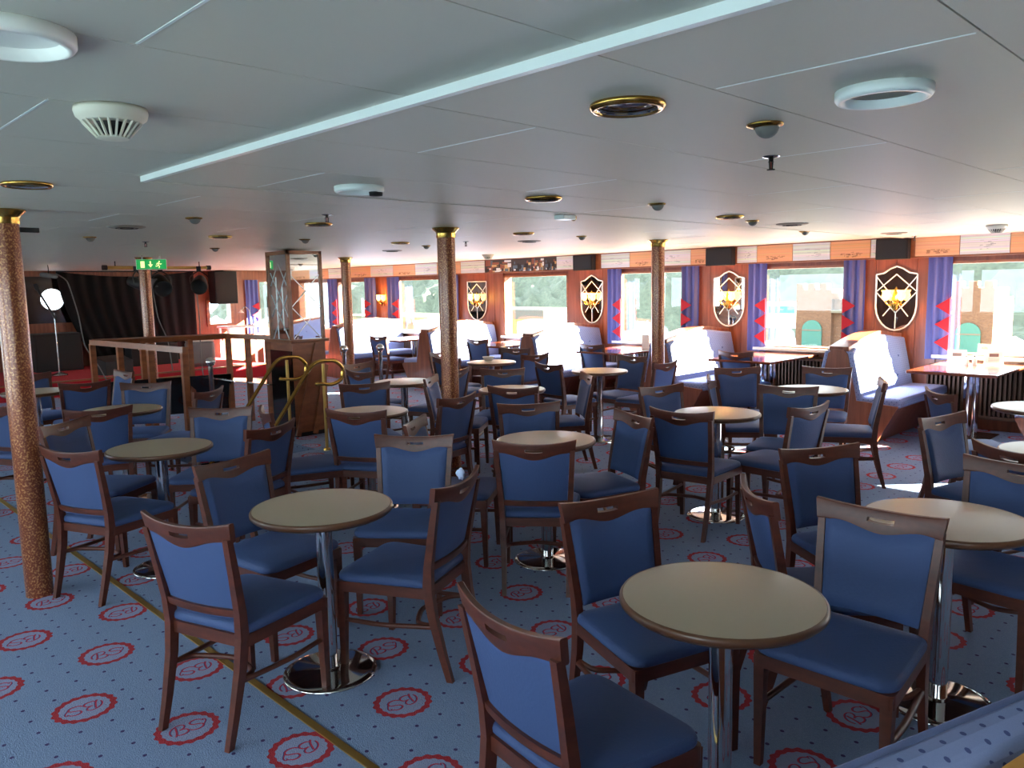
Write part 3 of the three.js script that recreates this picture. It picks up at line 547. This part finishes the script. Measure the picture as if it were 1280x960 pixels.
// ---------------------------------------------------------------- curtains
function curtain(z0, z1, dir, label) {
  const o = thing('zigzag_curtain', label, 'curtain', [9.53, 0, (z0 + z1) / 2], 0, 'blue curtains with red triangles');
  const w = z1 - z0, nz = 24, ny = 10, g = new THREE.PlaneGeometry(w, 1.13, nz, ny), p = g.attributes.position;
  for (let i = 0; i < p.count; i++) { const z = p.getX(i), y = p.getY(i); p.setXYZ(i, 0.016 * Math.sin(z / w * 17 + 0.6) + 0.004 * Math.sin(y * 5), y + 1.315, z); }
  g.computeVertexNormals(); part('drape', g, M.curtain, o);
  for (let k = 0; k < 3; k++) {
    const y = 1.34 - k * 0.2, e = dir * w / 2, a = e - dir * w * 0.62;
    const t = poly([[e, y + 0.092], [a, y], [e, y - 0.092]], 0.004); t.rotateY(-Math.PI / 2); t.translate(-0.024, 0, 0); part('red_triangle', t, M.red, o);
  }
}
curtain(-3.98, -3.73, -1, 'blue curtain with red triangles left of the shield mirror nearest card holders');
curtain(-3.04, -2.8, 1, 'blue curtain with red triangles beside the window above card holders');
curtain(-6.24, -5.97, -1, 'blue curtain with red triangles between booth pillar window and second mirror');
curtain(-5.22, -4.97, 1, 'blue curtain with red triangles beside the white quay sign');
curtain(-7.55, -7.3, 1, 'blue curtain with red triangles right of the third mirror');
curtain(-11.32, -11.02, -1, 'blue curtain with red triangles left of the foremost mirror');
curtain(-13.98, -13.6, -1, 'blue curtain on the stage side of the lone wall lamp');
curtain(-13.18, -12.8, 1, 'blue curtain on the mirror side of the lone wall lamp');
curtain(-15.4, -15.05, 1, 'blue curtain beside the display case near the stage');
{ const o = thing('stage_curtain', 'short blue curtain with red edge in the stage corner', 'curtain', [8.5, 0, -16.95]); const g = new THREE.PlaneGeometry(0.3, 1.2, 24, 4), p = g.attributes.position; for (let i = 0; i < p.count; i++) p.setXYZ(i, p.getX(i), p.getY(i) + 1.3, 0.02 * Math.sin(p.getX(i) * 60)); g.computeVertexNormals(); part('drape', g, M.curtain, o); for (let k = 0; k < 3; k++) part('red_triangle', poly([[0.15, 1.4 - k * 0.2], [-0.03, 1.31 - k * 0.2], [0.15, 1.22 - k * 0.2]], 0.004).translate(0, 0, 0.025), M.red, o); }

// ---------------------------------------------------------------- shield mirrors and wall lamps
function shieldMirror(z, w, flat, label) {
  const o = thing('shield_mirror', label, 'mirror', [9.575, 0, z], -Math.PI / 2, 'shield mirrors'); // local +x runs towards +z... after the turn
  const h = w / 2, out = [[-h, 1.7], ...(flat ? [[-h, 1.74], [h, 1.74]] : [[-h * 0.62, 1.715], [-h * 0.3, 1.765], [0, 1.79], [h * 0.3, 1.765], [h * 0.62, 1.715]]), [h, 1.7], [h, 1.34]];
  for (let i = 1; i < 12; i++) { const t = i / 12 * Math.PI; out.push([h * Math.cos(t) * (1 - 0.1 * Math.sin(t)), 1.34 - 0.28 * Math.pow(Math.sin(t), 0.85)]); } out.push([-h, 1.34]);
  part('mirror_glass', poly(out.slice().reverse(), 0.008), M.mirror, o);
  const b = []; for (let i = 0; i < out.length; i++) { const a = out[i], c = out[(i + 1) % out.length]; b.push(bar([a[0], a[1], 0.008], [c[0], c[1], 0.008], 0.016, 0.012)); }
  part('bevelled_border', b, M.bevel, o);
  const strips = [[[-h, 1.68], [h * 0.62, 1.22]], [[h, 1.68], [-h * 0.62, 1.22]], [[-h, 1.5], [0, 1.7]], [[h, 1.5], [0, 1.7]], [[-h, 1.5], [0, 1.26]], [[h, 1.5], [0, 1.26]], [[0, 1.26], [0, 1.08]]];
  for (const [a, c] of strips) part('lattice_strip', bar([...a, 0.0095], [...c, 0.0095], 0.012, 0.004), M.bevel, o);
  return o;
}
shieldMirror(-3.39, 0.45, false, 'shield mirror with lattice lines beside the card-holder booth');
shieldMirror(-5.53, 0.45, false, 'shield mirror with lattice lines between pillar window and sign window');
shieldMirror(-7.9, 0.43, false, 'shield mirror with lattice lines beside the bare window');
shieldMirror(-10.55, 0.5, true, 'flat-topped shield mirror with lattice lines nearest the stage');
function wallLamp(z, x, label, lit) {
  const o = thing('wall_lamp', label, 'lamp', [x, 1.42, z], -Math.PI / 2, 'gilt wall lamps');
  part('back_plate', lathe([[0, -0.13], [0.012, -0.12], [0.03, -0.06], [0.045, 0.0], [0.03, 0.06], [0.012, 0.12], [0, 0.14]], 20).scale(1, 1, 0.5), M.brass, o);
  for (const s of [-1, 1]) {
    part('arm', tube([[0, -0.04, 0.01], [s * 0.04, -0.075, 0.05], [s * 0.085, -0.05, 0.07], [s * 0.085, -0.02, 0.07]], 0.007, 14, 6), M.brass, o);
    part('shade', lathe([[0.012, -0.02], [0.034, 0.0], [0.046, 0.035], [0.036, 0.07], [0.05, 0.1]], 20).translate(s * 0.085, 0, 0.07), M.lamp, o);
  }
  for (const [a, l] of [[-30, 0.1], [0, 0.13], [30, 0.1]]) part('leaf', poly([[0, 0], [0.018, l * 0.5], [0, l], [-0.018, l * 0.5]], 0.004).rotateZ(R(a)).translate(0, -0.11 - (a ? 0.0 : 0.04), 0.05).rotateX(0), M.brass, o);
  const pt = new THREE.PointLight('#ffb45a', lit ?? 0.35); pt.position.set(0, 0.03, 0.16); pt.castShadow = true; o.add(pt);
  return o;
}
wallLamp(-3.39, 9.56, 'gilt wall lamp on the mirror beside the card-holder booth');
wallLamp(-5.53, 9.56, 'gilt wall lamp on the mirror between pillar window and sign window');
wallLamp(-7.9, 9.56, 'gilt wall lamp on the mirror beside the bare window');
wallLamp(-10.55, 9.56, 'gilt wall lamp on the flat-topped mirror');
wallLamp(-13.38, 9.57, 'gilt wall lamp between two curtains without a mirror');
// black loudspeakers in the valance
[[-3.55, -3.2, 'dark loudspeaker box above the mirror nearest card holders'], [-5.75, -5.36, 'dark loudspeaker box above the second mirror'], [-8.08, -7.7, 'dark loudspeaker box above the third mirror']].forEach(([a, b, l]) => { const o = thing('loudspeaker', l, 'speaker', [9.38, 1.98, (a + b) / 2], 0, 'loudspeakers in the valance'); part('cabinet', rb(0.1, 0.23, b - a, 0.012), M.speaker, o); part('grille', bx(-0.056, -0.051, -0.1, 0.1, a - (a + b) / 2 + 0.02, b - (a + b) / 2 - 0.02), M.black, o); });

// ---------------------------------------------------------------- stair enclosure
{
  const H = 1.08, o = thing('stair_railing', 'wooden balustrade with square posts around the stairwell', 'railing', [3.9, 0, -9]);
  const A = [3.1 - 3.9, -10.35 + 9], B = [3.24 - 3.9, -7.95 + 9], C = [4.62 - 3.9, -9.95 + 9], D = [4.8 - 3.9, -8.5 + 9];
  const hr = (p, q, y = H) => bar([p[0], y, p[1]], [q[0], y, q[1]], 0.06, 0.06);
  for (const [p, q] of [[A, B], [A, C], [C, D]]) part('handrail', hr(p, q), M.rail, o);
  const post = (p, q, t) => part('post', bx(-0.03, 0.03, 0, H - 0.02, -0.03, 0.03).translate(p[0] + (q[0] - p[0]) * t, 0, p[1] + (q[1] - p[1]) * t), M.rail, o);
  for (const t of [0, 0.33, 0.66, 0.985]) post(A, B, t);
  for (const t of [0.35, 0.7, 1]) post(A, C, t); for (const t of [0.3, 0.6]) post(C, D, t);
  for (const [p, q, y0, y1] of [[C, D, 0.1, 0.95], [A, C, 0.1, 0.6]]) part('infill_panel', bar([p[0], (y0 + y1) / 2, p[1]], [q[0], (y0 + y1) / 2, q[1]], y1 - y0, 0.012), M.gloss, o);
}
{ // panelled plinth and mirrored display case
  const p = thing('panelled_plinth', 'wood panelled plinth under the mirrored display case', 'cabinet', [4.65, 0, -8.22]);
  part('body', bx(-0.21, 0.21, 0.05, 1.07, -0.24, 0.24), M.rail, p); part('top', rb(0.5, 0.035, 0.56, 0.01, 0, 1.088, 0), M.rail, p); part('side_panel', bx(-0.224, -0.211, 0.03, 0.98, -0.238, 0.238), M.gloss, p); part('kick', bx(-0.19, 0.19, 0, 0.05, -0.22, 0.22), M.black, p);
  part('brace', bar([-0.2, 0.02, 0.255], [0.1, 1.05, 0.255], 0.06, 0.02), M.rail, p); part('brace', bar([0.02, 0.02, 0.255], [0.2, 0.8, 0.255], 0.06, 0.02), M.rail, p);
  const o = thing('display_case', 'tall wood-framed case with lattice mirror panes on the balustrade', 'cabinet', [4.65, 1.106, -8.22]);
  const h = 0.985, w = 0.2, d = 0.225;
  for (const [sx, sz] of [[-1, -1], [-1, 1], [1, -1], [1, 1]]) part('post', bx(sx * w - 0.018, sx * w + 0.018, 0, h, sz * d - 0.018, sz * d + 0.018), M.rail, o);
  part('top_frame', [bx(-w - 0.018, w + 0.018, h - 0.04, h, -d - 0.018, d + 0.018)], M.rail, o);
  const pane1 = part('pane', bx(-w + 0.018, w - 0.018, 0, h - 0.04, d - 0.006, d), M.mirror, o), pane2 = part('pane', bx(-w, -w + 0.006, 0, h - 0.04, -d + 0.018, d - 0.018), M.mirror, o);
  part('pane', bx(w - 0.006, w, 0, h - 0.04, -d + 0.018, d - 0.018), M.mirror, o); part('pane', bx(-w + 0.018, w - 0.018, 0, h - 0.04, -d, -d + 0.006), M.mirror, o);
  const X = 0.18, Y = [0.0, 0.24, 0.48, 0.72];
  for (const [a, b] of [[[-X, 0.72], [X, 0.36]], [[X, 0.72], [-X, 0.36]], [[-X, 0.36], [X, 0.0]], [[X, 0.36], [-X, 0]], [[0, 0.54], [X * 0.6, 0.42]], [[0, 0.54], [-X * 0.6, 0.42]]]) part('lattice_strip', bar([a[0], a[1], d + 0.002], [b[0], b[1], d + 0.002], 0.009, 0.003), M.bevel, pane1);
  for (const [a, b] of [[[-X, 0.75], [X, 0.25]], [[X, 0.75], [-X, 0.25]], [[-X, 0.5], [X, 0]], [[X, 0.5], [-X, 0.0]], [[0, 0.85], [X, 0.6]], [[0, 0.85], [-X, 0.6]], [[-0.06, 0.7], [-0.06, 0]], [[0.07, 0.6], [0.07, 0.1]]]) part('lattice_strip', bar([-w - 0.002, a[1], a[0]], [-w - 0.002, b[1], b[0]], 0.009, 0.003), M.bevel, pane2);
}
// brass hand rails at the stairs
[[-7.12, 'brass looped handrail on the table side of the stairs'], [-7.86, 'brass looped handrail on the balustrade side of the stairs']].forEach(([z, l]) => {
  const o = thing('brass_handrail', l, 'handrail', [4.2, 0, z], 0, 'brass stair handrails');
  part('rail', tube([[-1.1, -0.45, 0], [-0.4, 0.42, 0], [-0.06, 0.86, 0], [0.06, 0.93, 0], [0.24, 0.92, 0], [0.33, 0.84, 0], [0.31, 0.72, 0], [0.2, 0.68, 0], [0.02, 0.7, 0]], 0.02, 60, 10), M.brass, o);
  part('post', cyl(0.016, 0.016, 0.9, 0, 12, 0.1), M.brassOld, o); part('bracket', [sph(0.022, 0.02, 0.7, 0), bx(0.0, 0.12, 0.69, 0.71, -0.006, 0.006)], M.brass, o); part('foot', cyl(0.04, 0.035, 0.02, 0, 16, 0.1), M.brass, o);
});
[[5.15, -8.05, 'chrome ball-topped post beside the slim pillar'], [5.48, -7.78, 'chrome ball-topped post nearer the window booths'], [3.42, -7.8, 'chrome ball-topped post at the balustrade corner']].forEach(([x, z, l]) => { const o = thing('ball_post', l, 'post', [x, 0, z], 0, 'chrome ball posts'); part('pole', cyl(0.024, 0.024, 0.9, 0.01, 20), M.chrome, o); part('ball', sph(0.048, 0, 0.955, 0, 24, 16), M.chrome, o); part('foot', lathe([[0, 0], [0.07, 0], [0.07, 0.01], [0.03, 0.025], [0, 0.025]], 24), M.chrome, o); });

// ---------------------------------------------------------------- exit signs
const texExit = canvasTex(512, 160, (g, w, h) => {
  g.fillStyle = '#11803c'; g.fillRect(0, 0, w, h); g.fillStyle = '#e9f59a';
  g.fillRect(70, 28, 70, 108);
  g.fillRect(226, 28, 26, 56); g.beginPath(); g.moveTo(196, 80); g.lineTo(282, 80); g.lineTo(239, 132); g.fill();
  g.strokeStyle = '#e9f59a'; g.lineWidth = 14; g.lineCap = 'round'; const L = (...c) => { g.beginPath(); g.moveTo(c[0], c[1]); for (let i = 2; i < c.length; i += 2) g.lineTo(c[i], c[i + 1]); g.stroke(); };
  g.beginPath(); g.arc(392, 34, 13, 0, 7); g.fill(); L(384, 56, 372, 92, 394, 112, 384, 138); L(372, 92, 350, 112, 330, 108); L(384, 58, 356, 62, 344, 82); L(384, 60, 408, 78, 428, 72);
});
{
  const o = thing('exit_sign', 'green emergency exit sign with door, arrow and running figure', 'sign', [3.72, 2.0, -9.95], R(-22));
  part('housing', rb(0.34, 0.125, 0.04, 0.006), M.white, o); const g = new THREE.BoxGeometry(0.33, 0.115, 0.004); g.translate(0.0, 0, 0.021);
  part('face', g, std({ map: texExit, roughness: 0.4, emissiveMap: texExit, emissive: '#ffffff', emissiveIntensity: 0.35 }), o); part('hanger', [cyl(0.005, 0.005, 0.05, 0.06, 8, -0.1), cyl(0.005, 0.005, 0.05, 0.06, 8, 0.1)], M.steel, o);
}
// ---------------------------------------------------------------- stage
{
  const o = structure('stage_platform', 'low red carpeted stage platform', 'stage');
  part('deck', bx(XL, 7.4, 0, 0.25, ZF, -14.3), M.stage, o); part('nosing', bx(XL, 7.4, 0.235, 0.262, -14.3, -14.26), M.rail, o); part('riser', bx(XL, 7.4, 0, 0.235, -14.3, -14.28), M.stage, o);
  const s = thing('stage_steps', 'pale timber steps leading up to the red stage', 'steps', [5.35, 0, -13.75]);
  for (let i = 0; i < 2; i++) part('tread', rb(0.9, 0.03, 0.28, 0.006, 0, 0.085 + i * 0.085, -0.12 - i * 0.26 + 0.1), M.tread, s); part('carcass', [bx(-0.44, 0.44, 0, 0.07, -0.15, 0.1), bx(-0.44, 0.44, 0, 0.155, -0.5, -0.16)], M.rail, s);
}
{
  const o = thing('backdrop_drape', 'heavy black drape hung across the back of the stage', 'curtain', [0, 0, -16.75]);
  const g = new THREE.PlaneGeometry(2.6, 1.85, 160, 12), p = g.attributes.position;
  for (let i = 0; i < p.count; i++) { const x = p.getX(i), y = p.getY(i), t = (x + 1.3) / 2.6, k = (y + 0.925) / 1.85; p.setXYZ(i, 5.8 + x + (1 - t) * Math.pow(Math.max(0, 1 - k), 1.7) * 0.6, 0.26 + k * (1.83 - 0.1 * Math.sin(t * Math.PI)), 0.022 * Math.sin(x * 26) + 0.014 * Math.sin(x * 11 + 1)); }
  g.computeVertexNormals(); part('drape', g, M.drape, o); part('curtain_rod', tube([[4.5, 2.09, 0], [7.15, 2.09, 0]], 0.012, 2, 8), M.black, o);
}
{ // lighting pipe and lamps
  const o = thing('lighting_pipe', 'dark ceiling pipe carrying stage lamps', 'pipe', [4.55, 2.02, -11.9]);
  const g = new THREE.CylinderGeometry(0.024, 0.024, 1.5, 16); g.rotateZ(Math.PI / 2); part('pipe', g, M.brassOld, o); part('hanger', [cyl(0.008, 0.008, 0.08, 0.01, 8, -0.6), cyl(0.008, 0.008, 0.08, 0.01, 8, 0.6)], M.black, o); part('end_clamp', [-0.74, 0.74].map((x) => { const c = new THREE.CylinderGeometry(0.035, 0.035, 0.06, 16); c.rotateZ(Math.PI / 2); c.translate(x, 0, 0); return c; }), M.black, o);
  const can = (x, y, tilt, turn, r, l, name, label, mat = M.black) => {
    const s = thing(name, label, 'stage light', [x, y, -11.86], turn);
    const c = lathe([[0, -l / 2], [r * 0.7, -l / 2], [r * 0.85, -l * 0.2], [r, l * 0.35], [r, l / 2], [r * 0.9, l / 2], [r * 0.8, l * 0.3], [0, l * 0.3]], 24); c.rotateX(Math.PI / 2 + tilt); part('housing', c, mat, s);
    part('yoke', tube([[-r - 0.01, 0, 0], [-r - 0.01, 0.1, 0], [0, 1.97 - y, 0], [r + 0.01, 0.1, 0], [r + 0.01, 0, 0]], 0.009, 24, 6), M.black, s); part('clamp', bx(-0.03, 0.03, 1.97 - y, 2.02 - y + 0.02, -0.03, 0.03), M.black, s); return s;
  };
  can(4.22, 1.8, 0.3, R(40), 0.09, 0.26, 'stage_lamp', 'black stage lamp at the left of the exit sign pipe');
  can(4.55, 1.78, 0.5, R(-10), 0.13, 0.3, 'stage_lamp', 'large black stage lamp hanging directly below the exit sign');
  can(5.12, 1.78, 0.4, R(-30), 0.12, 0.28, 'stage_lamp', 'black stage lamp with cable at the end of the pipe by the hanging speaker');
  const b = thing('junction_box', 'small grey electrical box beside the lamps on the pipe', 'box', [4.4, 1.8, -11.82]); part('body', rb(0.16, 0.12, 0.08, 0.01), M.grey, b); part('stem', bx(-0.01, 0.01, 0.06, 0.2, -0.01, 0.01), M.black, b);
  [[4.3, [[4.3, 1.95, -11.95], [4.33, 1.5, -11.95], [4.36, 1.0, -11.96], [4.35, 0.6, -11.95]], 'black cable hanging from the left stage lamp'], [4.6, [[4.42, 1.99, -11.93], [4.5, 1.3, -11.94], [4.62, 0.95, -11.95], [4.66, 0.5, -11.95]], 'black cable looping below the large stage lamp'], [5.1, [[5.1, 1.75, -11.95], [5.12, 1.2, -11.95], [5.1, 0.7, -11.95], [5.13, 0.3, -11.96]], 'black cable hanging from the end stage lamp']].forEach(([, pts, l]) => { const c = thing('hanging_cable', l, 'cable', pts[0]); part('cable', tube(pts.map((q) => q.map((v, i) => v - pts[0][i])), 0.008, 24, 6), M.grey, c); });
}
{
  const s = thing('hanging_speaker', 'tall black loudspeaker hung in front of the stage end wall', 'speaker', [7.72, 1.74, -16.7]); part('cabinet', rb(0.5, 0.7, 0.34, 0.02), M.black, s); part('grille', bx(-0.23, 0.23, -0.33, 0.33, 0.171, 0.178), M.speaker, s); part('bracket', bx(-0.03, 0.03, 0.3, 0.37, -0.28, 0), M.black, s);
  const m = thing('microphone_stand', 'thin microphone stand with raised boom before the porthole', 'microphone stand', [4.05, 0.25, -15.4]);
  part('base', lathe([[0, 0], [0.13, 0], [0.13, 0.02], [0.02, 0.06], [0, 0.06]], 24), M.steel, m); part('pole', cyl(0.013, 0.011, 1.05, 0.04, 12), M.steel, m); part('boom', bar([0.02, 0.98, 0], [-0.22, 1.5, -0.02], 0.03, 0.03), M.black, m); part('microphone', tube([[-0.22, 1.5, -0.02], [-0.25, 1.6, -0.02]], 0.035, 4, 10), M.black, m);
  const b = thing('boom_microphone', 'overhead microphone on a curved cable near the ceiling', 'microphone', [3.55, 1.95, -13.6]); part('body', new THREE.CapsuleGeometry(0.035, 0.18, 6, 12).rotateZ(Math.PI / 2 - 0.15), M.grey, b); part('cable', tube([[0.1, 0.03, 0], [0.25, -0.1, 0], [0.36, -0.6, 0], [0.42, -1.1, 0], [0.6, -1.45, 0], [0.7, -1.69, 0]], 0.009, 40, 6), M.grey, b); part('hanger', cyl(0.006, 0.006, 0.15, 0.02, 8), M.black, b);
  const w = thing('stage_monitor', 'black wedge monitor speaker lying on the red stage', 'speaker', [4.75, 0.25, -14.85], R(15)); const wg = poly([[-0.2, 0], [0.22, 0], [0.1, 0.3], [-0.2, 0.22]], 0.5, 0.01); wg.rotateY(Math.PI / 2); wg.translate(-0.25, 0.011, 0); part('cabinet', wg, M.black, w); part('handle', bx(-0.08, 0.08, 0.1, 0.13, 0.2, 0.215), M.speaker, w);
  const a = thing('amplifier', 'low black amplifier with a row of pale knobs on stage', 'amplifier', [5.9, 0.25, -16.1]); part('cabinet', rb(0.9, 0.42, 0.35, 0.02, 0, 0.21, 0), M.black, a); for (let i = 0; i < 7; i++) part('knob', sph(0.018, -0.3 + i * 0.1, 0.33, 0.18, 8, 6), M.cream, a);
  const sb = thing('subwoofer', 'dark brown speaker cabinet standing below the porthole', 'speaker', [4.3, 0.25, -16.5]); part('cabinet', rb(0.8, 0.7, 0.5, 0.02, 0, 0.35, 0), M.speaker, sb); part('grille', bx(-0.36, 0.36, 0.05, 0.65, 0.251, 0.257), M.black, sb);
  const d = thing('grey_case', 'rounded grey equipment case behind the balustrade', 'case', [6.35, 0.25, -14.9], R(-10)); part('body', rb(0.5, 0.5, 0.36, 0.09, 0, 0.25, 0, 4), M.grey, d); part('lid', rb(0.48, 0.06, 0.34, 0.028, 0, 0.5, 0), M.cream, d); part('handle', tube([[-0.08, 0.53, 0], [0, 0.58, 0], [0.08, 0.53, 0]], 0.01, 10, 6), M.black, d);
  const k = thing('side_table', 'white-topped side table with clutter below the small window', 'table', [7.9, 0, -16.3]); part('top', rb(0.9, 0.04, 0.5, 0.01, 0, 0.9, 0), M.white, k); for (const [x, z] of [[-0.4, -0.2], [0.4, -0.2], [-0.4, 0.2], [0.4, 0.2]]) part('leg', bx(x - 0.02, x + 0.02, 0, 0.88, z - 0.02, z + 0.02), M.white, k);
  const l = thing('desk_lamp', 'thin-necked desk lamp on the white side table', 'lamp', [8.1, 0.92, -16.3]); part('neck', tube([[0, 0, 0], [0, 0.3, 0], [-0.1, 0.4, 0], [-0.2, 0.32, 0]], 0.01, 20, 6), M.steel, l); part('head', lathe([[0.01, 0.06], [0.06, 0], [0.05, 0]], 16).translate(-0.2, 0.27, 0), M.white, l); part('foot', cyl(0.07, 0.06, 0.02, 0, 20), M.steel, l);
  const ms = thing('music_stand', 'black microphone on a straight stand before the wood panel', 'microphone stand', [8.05, 0, -15.4]); part('pole', cyl(0.012, 0.012, 1.3, 0.01, 10), M.steel, ms); part('head', rb(0.1, 0.24, 0.05, 0.02, 0.05, 1.42, 0).rotateZ(-0.0), M.black, ms); part('foot', cyl(0.13, 0.1, 0.03, 0, 20), M.black, ms);
}
// ---------------------------------------------------------------- ceiling fittings
const cy = (x, z) => (x > 1.205 && z > -3.25 ? CEIL - 0.015 : CEIL);
function fitting(name, label, cat, x, z, build, group) { const o = thing(name, label, cat, [x, cy(x, z), z], 0, group); build(o); return o; }
const down = (o) => { part('rim', lathe([[0.078, 0.004], [0.092, 0.0], [0.094, -0.008], [0.086, -0.016], [0.076, -0.014], [0.074, 0.002]], 40), M.brass, o); part('reflector', lathe([[0.076, -0.012], [0.07, -0.004], [0.045, -0.002], [0.0, -0.0015]], 40), M.chrome, o); };
[[1.62, -1.22, 'brass-rimmed downlight over the round table closest to dotted bench'], [2.97, -2.76, 'brass-rimmed downlight near second table of second row'], [0.92, -3.71, 'brass-rimmed downlight in front of the thick pillar'], [2.94, -6.35, 'brass-rimmed downlight before the balustrade'], [2.95, -4.85, 'brass-rimmed downlight beside the hanging sprinkler'], [4.86, -2.81, 'brass-rimmed downlight between grille vent and ceiling box'], [4.97, -4.86, 'brass-rimmed downlight over the middle of the room past the central pillar'], [4.86, -6.48, 'brass-rimmed downlight near the chrome posts']].forEach(([x, z, l]) => fitting('downlight', l, 'light', x, z, down, 'brass downlights'));
[[1.96, -0.74, 'white ring ceiling fitting with a small spring clip'], [0.39, -1.61, 'white ring ceiling fitting beside the large smoke detector'], [1.99, -2.93, 'white disc ceiling fitting holding a tiny dark spot']].forEach(([x, z, l], i) => fitting('ring_fitting', l, 'light', x, z, (o) => {
  part('ring', lathe([[0.085, 0.002], [0.106, 0.002], [0.106, -0.018], [0.1, -0.026], [0.09, -0.026], [0.084, -0.006]], 44), i === 1 ? M.white : M.whiteTrim, o); part('diffuser', lathe([[0.086, -0.006], [0.05, -0.003], [0, -0.002]], 36), i === 1 ? M.white : M.vent, o);
  if (i === 0) part('clip', bx(0.1, 0.13, -0.014, -0.006, -0.006, 0.006), M.black, o); if (i === 2) part('spot', lathe([[0.03, -0.024], [0.028, -0.04], [0, -0.042]], 20).translate(0.05, 0, 0.05), M.black, o);
}, 'ring fittings'));
[[1.99, -5.71], [5.97, -2.91], [5.91, -5.7], [5.8, -7.9], [8.15, -2.93]].forEach(([x, z], i) => fitting('ceiling_vent', ['oval grey air vent over second brass strip table', 'oval grey air vent over window row, third table', 'oval grey air vent beside window pillar', 'oval grey air vent near the foremost booths', 'pale air vent above the card-holder booth'][i], 'vent', x, z, (o) => { part('disc', lathe([[0.12, 0.002], [0.12, -0.006], [0.1, -0.012], [0, -0.014]], 36), M.vent, o); for (const r of [0.04, 0.07]) part('slot_ring', new THREE.TorusGeometry(r, 0.003, 6, 36).rotateX(Math.PI / 2).translate(0, -0.0135, 0), M.black, o); }, 'ceiling air vents'));
[[2.12, -1.12, 'brass eyeball spot on the ceiling beside a sprinkler'], [2.09, -4.86, 'small eyeball spot above third table of brass strip row'], [2.11, -6.88, 'small eyeball spot above second table of brass strip row'], [3.73, -2.61, 'small eyeball spot near ceiling box'], [5.38, -2.93, 'small eyeball spot beside the oval vent'], [5.8, -4.91, 'small eyeball spot between window pillar and vent'], [5.49, -6.86, 'small eyeball spot before the foremost window row table'], [7.25, -3.41, 'small eyeball spot closest to the mirror booths'], [3.76, -6.43, 'small eyeball spot in front of display case'], [3.69, -8.12, 'small eyeball spot over the stairwell']].forEach(([x, z, l]) => fitting('eyeball_spot', l, 'light', x, z, (o) => { part('rim', lathe([[0.03, 0.002], [0.05, 0.001], [0.05, -0.006], [0.032, -0.012]], 32), M.brass, o); part('eyeball', sph(0.034, 0.004, -0.006, 0.004, 20, 14), M.grey, o); }, 'eyeball spots'));
[[2.68, -1.39, 'dark pendent sprinkler beside the brass eyeball spot'], [2.7, -7.32, 'dark pendent sprinkler before the exit sign'], [5.39, -6.09, 'dark pendent sprinkler near the central pillar'], [2.65, -4.26, 'dark pendent sprinkler beside a downlight'], [8.99, -3.02, 'dark pendent sprinkler above the first mirror']].forEach(([x, z, l]) => fitting('sprinkler', l, 'sprinkler', x, z, (o) => { part('escutcheon', lathe([[0.03, 0.001], [0.03, -0.003], [0.01, -0.008]], 24), M.chrome, o); part('body', lathe([[0.008, -0.005], [0.008, -0.018], [0.012, -0.02], [0, -0.02]], 12), M.black, o); part('frame', [bar([-0.012, -0.018, 0], [-0.008, -0.045, 0], 0.004, 0.004), bar([0.012, -0.018, 0], [0.008, -0.045, 0], 0.004, 0.004)], M.black, o); part('deflector', cyl(0.014, 0.014, 0.003, -0.048, 14), M.black, o); part('bulb', cyl(0.003, 0.003, 0.024, -0.044, 8), std({ color: '#7a1f1a', roughness: 0.3 }), o); }, 'sprinklers'));
[[0.72, -2.11, 'large cream smoke detector with ribbed cage between joint strips'], [7.87, -1.98, 'cream smoke detector above the window row'], [7.86, -8.41, 'cream smoke detector near the bare window']].forEach(([x, z, l]) => fitting('smoke_detector', l, 'detector', x, z, (o) => {
  part('base', lathe([[0.0, 0.001], [0.082, 0.001], [0.084, -0.01], [0.08, -0.024], [0.068, -0.034], [0.066, -0.036], [0, -0.036]], 40), M.cream, o); part('core', lathe([[0.04, -0.036], [0.03, -0.068], [0, -0.068]], 24), M.black, o);
  for (let i = 0; i < 22; i++) { const a = i / 22 * Math.PI * 2, c = Math.cos(a), s = Math.sin(a); part('rib', bar([0.067 * c, -0.034, 0.067 * s], [0.035 * c, -0.07, 0.035 * s], 0.005, 0.005), M.cream, o); } part('cap', lathe([[0, -0.068], [0.037, -0.068], [0.036, -0.073], [0, -0.075]], 28), M.cream, o);
}, 'smoke detectors'));
fitting('sensor_box', 'small pale box with a lens on the ceiling mid-room', 'sensor', 3.97, -3.5, (o) => { part('housing', rb(0.12, 0.03, 0.09, 0.008, 0, -0.0151, 0), M.whiteTrim, o); part('lens', sph(0.022, 0.085, -0.012, 0, 14, 10), M.brass, o); });

renderer.render(scene, camera);
